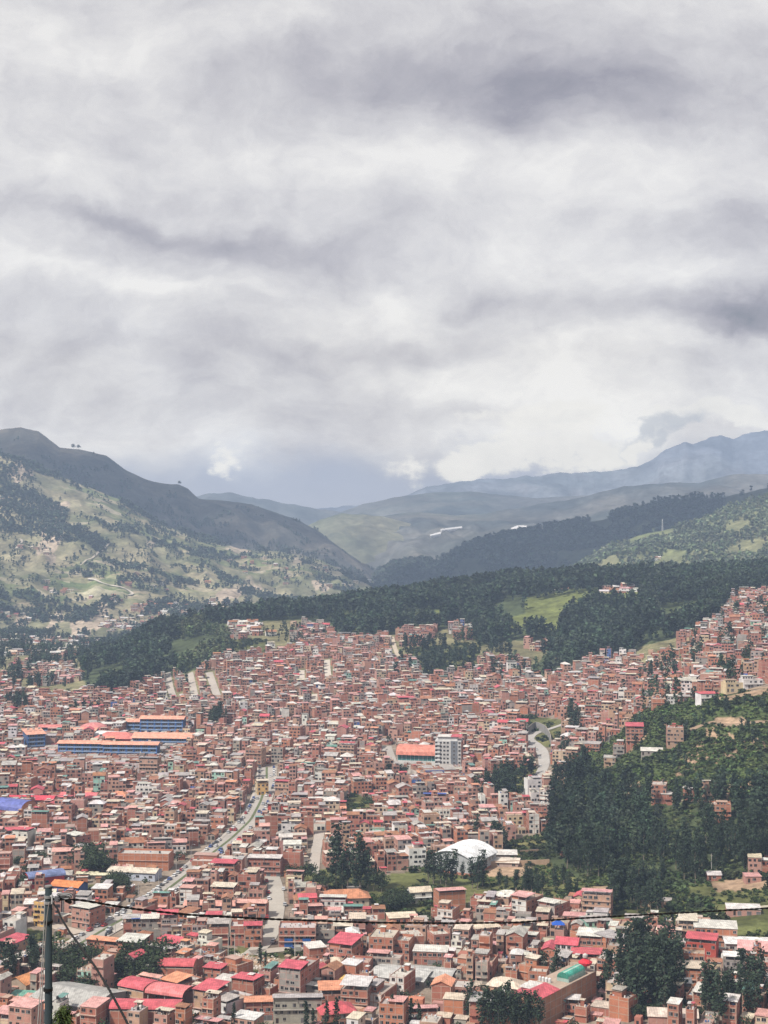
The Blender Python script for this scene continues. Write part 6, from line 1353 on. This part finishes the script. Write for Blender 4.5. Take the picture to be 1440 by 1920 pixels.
lk(br, cr.inputs[0])
def mixc(f, a, b):
    n = N(nt, 'ShaderNodeMix', data_type='RGBA')
    for i, v in ((0, f), (6, a), (7, b)):
        if isinstance(v, tuple): n.inputs[i].default_value = (*v, 1)
        elif isinstance(v, (int, float)): n.inputs[i].default_value = v
        else: lk(v, n.inputs[i])
    return n.outputs[2]
# low sky fades to blue-grey rain haze
lowf = N(nt, 'ShaderNodeMapRange'); lowf.interpolation_type = 'SMOOTHSTEP'; lowf.inputs['From Min'].default_value = .052; lowf.inputs['From Max'].default_value = .014; lk(Vw, lowf.inputs['Value'])
lift = N(nt, 'ShaderNodeMapRange'); lift.inputs['From Min'].default_value = .12; lift.inputs['From Max'].default_value = .03; lift.inputs['To Min'].default_value = 1; lift.inputs['To Max'].default_value = 1.0; lk(V, lift.inputs['Value']); cl_ = N(nt, 'ShaderNodeVectorMath', operation='SCALE'); lk(cr.outputs[0], cl_.inputs[0]); lk(lift.outputs[0], cl_.inputs['Scale'])
c1 = mixc(mth('MULTIPLY', lowf.outputs[0], .85), cl_.outputs[0], (.385, .435, .57)); 
blue = bank([(1290,810,90,26,1.0,.5),(1110,800,60,14,.9),(1190,850,60,18,.7)], .25, .62)
c2 = mixc(mth('MULTIPLY', blue, .5), c1, (.33, .38, .48)); c3 = mixc(mth('MULTIPLY', bk, .85), c2, mixc(nb, (.70, .685, .68), (1.0, .97, .92)))
# clouds cover nearly all of the clear sky; the sky texture's own blue shines through thinly
# the clouds lie beyond the hazy air: their own brightness is what the air lets through
hh_ = mth('MINIMUM', mth('DIVIDE', 590.0, mth('MAXIMUM', V, .0008)), 11500.0); c3s_ = N(nt, 'ShaderNodeVectorMath', operation='SCALE'); lk(c3, c3s_.inputs[0]); c3s_.inputs['Scale'].default_value = .735; c3 = c3s_.outputs[0]; Tt = mth('EXPONENT', mth('MULTIPLY', hh_, -SIG)); iT = mth('SUBTRACT', 1, Tt)
hs = N(nt, 'ShaderNodeVectorMath', operation='SCALE'); hs.inputs[0].default_value = HZC; lk(iT, hs.inputs['Scale']); sb_ = N(nt, 'ShaderNodeVectorMath', operation='SUBTRACT'); lk(c3, sb_.inputs[0]); lk(hs.outputs[0], sb_.inputs[1])
dv_ = N(nt, 'ShaderNodeVectorMath', operation='SCALE'); lk(sb_.outputs[0], dv_.inputs[0]); lk(mth('DIVIDE', 1, Tt), dv_.inputs['Scale']); mx_ = N(nt, 'ShaderNodeVectorMath', operation='MAXIMUM'); lk(dv_.outputs[0], mx_.inputs[0]); mx_.inputs[1].default_value = (.05, .05, .05)
front = mth('GREATER_THAN', sep.outputs[1], 0.0)
c4 = mixc(front, c3, mx_.outputs[0])
cm = N(nt, 'ShaderNodeVectorMath', operation='SCALE'); lk(c4, cm.inputs[0]); cm.inputs['Scale'].default_value = 10.0
fin = mixc(.93, sky.outputs[0], cm.outputs[0]); lk(fin, bg.inputs['Color'])
# air
hz = MB(); hz.box(-11500, 11500, -11500, 11500, -400, 790, 0, (1, 1, 1), True); hm = bpy.data.materials.new('haze'); hm.use_nodes = True; hn = hm.node_tree; hn.nodes.clear(); ho = N(hn, 'ShaderNodeOutputMaterial'); hv = N(hn, 'ShaderNodeVolumePrincipled')
hv.inputs['Color'].default_value = (.55, .715, 1, 1); hv.inputs['Density'].default_value = SIG; hv.inputs['Anisotropy'].default_value = -.05; hn.links.new(hv.outputs[0], ho.inputs['Volume'])
tag(link('haze', hz.mesh('haze', [hm])), 'pale blue mountain air filling the whole valley', kind='stuff')
# clouds overhead, above the picture: they shade the far ridge and the dark hills
def shade_cloud(cx, cy, cz, sx, sy, n, seed):
    r = random.Random(seed); h = 2600.; k = (h - cz) / math.tan(SUN_EL); ox, oy = cx + math.sin(SUN_AZ) * k, cy + math.cos(SUN_AZ) * k; V = []; Fc = []
    for _ in range(n):
        a, b = r.gauss(0, .5) * sx, r.gauss(0, .5) * sy; R = r.uniform(.22, .42) * min(sx, sy); base = sum(len(v) for v in V); nu, nv = 16, 9
        u, v = np.meshgrid(np.linspace(0, 2 * math.pi, nu, endpoint=False), np.linspace(.05, math.pi - .05, nv)); q = R * (.8 + .5 * vnoise(u * 1.5 + seed, v * 2 + _, seed))
        P = np.stack([ox + a + 1.5 * q * np.cos(u) * np.sin(v), oy + b + 1.2 * q * np.sin(u) * np.sin(v), h + .35 * q * np.cos(v)], -1).reshape(-1, 3); V.append(P); Fc.append(grid_faces(nv, nu, True)[:, ::-1] + base)
    return np.concatenate(V), np.concatenate(Fc)
mc, ntc, bc_ = new_mat('cloud', 1, 0); bc_.inputs['Base Color'].default_value = (.85, .85, .86, 1)
for q, (a, lb_) in enumerate([((-1000, 5350, 250, 900, 420, 16, 3), 'overhead cloud shading the upper mountain ridge'), ((700, 4700, 200, 900, 700, 22, 5), 'overhead cloud shading the dark wooded ridge')]):
    Vc, Fq = shade_cloud(*a); tag(link('clouds', raw_mesh('clouds', Vc, Fq, np.ones((len(Fq), 3)), mc, smooth=True)), lb_, kind='stuff')
cd = bpy.data.cameras.new('camera'); cam = bpy.data.objects.new('camera', cd); COL.objects.link(cam); cam.location = (0, 0, CAMZ); cam.rotation_euler = (math.pi / 2, 0, 0); cd.sensor_fit = 'HORIZONTAL'; cd.sensor_width = 36; cd.lens = 36 * F / 1440; cd.clip_start = .5; cd.clip_end = 60000; SC.camera = cam
SC.view_settings.view_transform = 'Standard'; SC.view_settings.look = 'None'; SC.view_settings.gamma = 1; SC.view_settings.use_curve_mapping = False; SC.view_settings.exposure = 0.35
SC.cycles.use_denoising = True; SC.cycles.denoising_prefilter = 'NONE'; SC.cycles.max_bounces = 4; SC.cycles.diffuse_bounces = 2; SC.cycles.volume_bounces = 0; SC.cycles.glossy_bounces = 2; SC.cycles.transparent_max_bounces = 4; SC.cycles.adaptive_threshold = .008
print('objects', len(SC.objects))
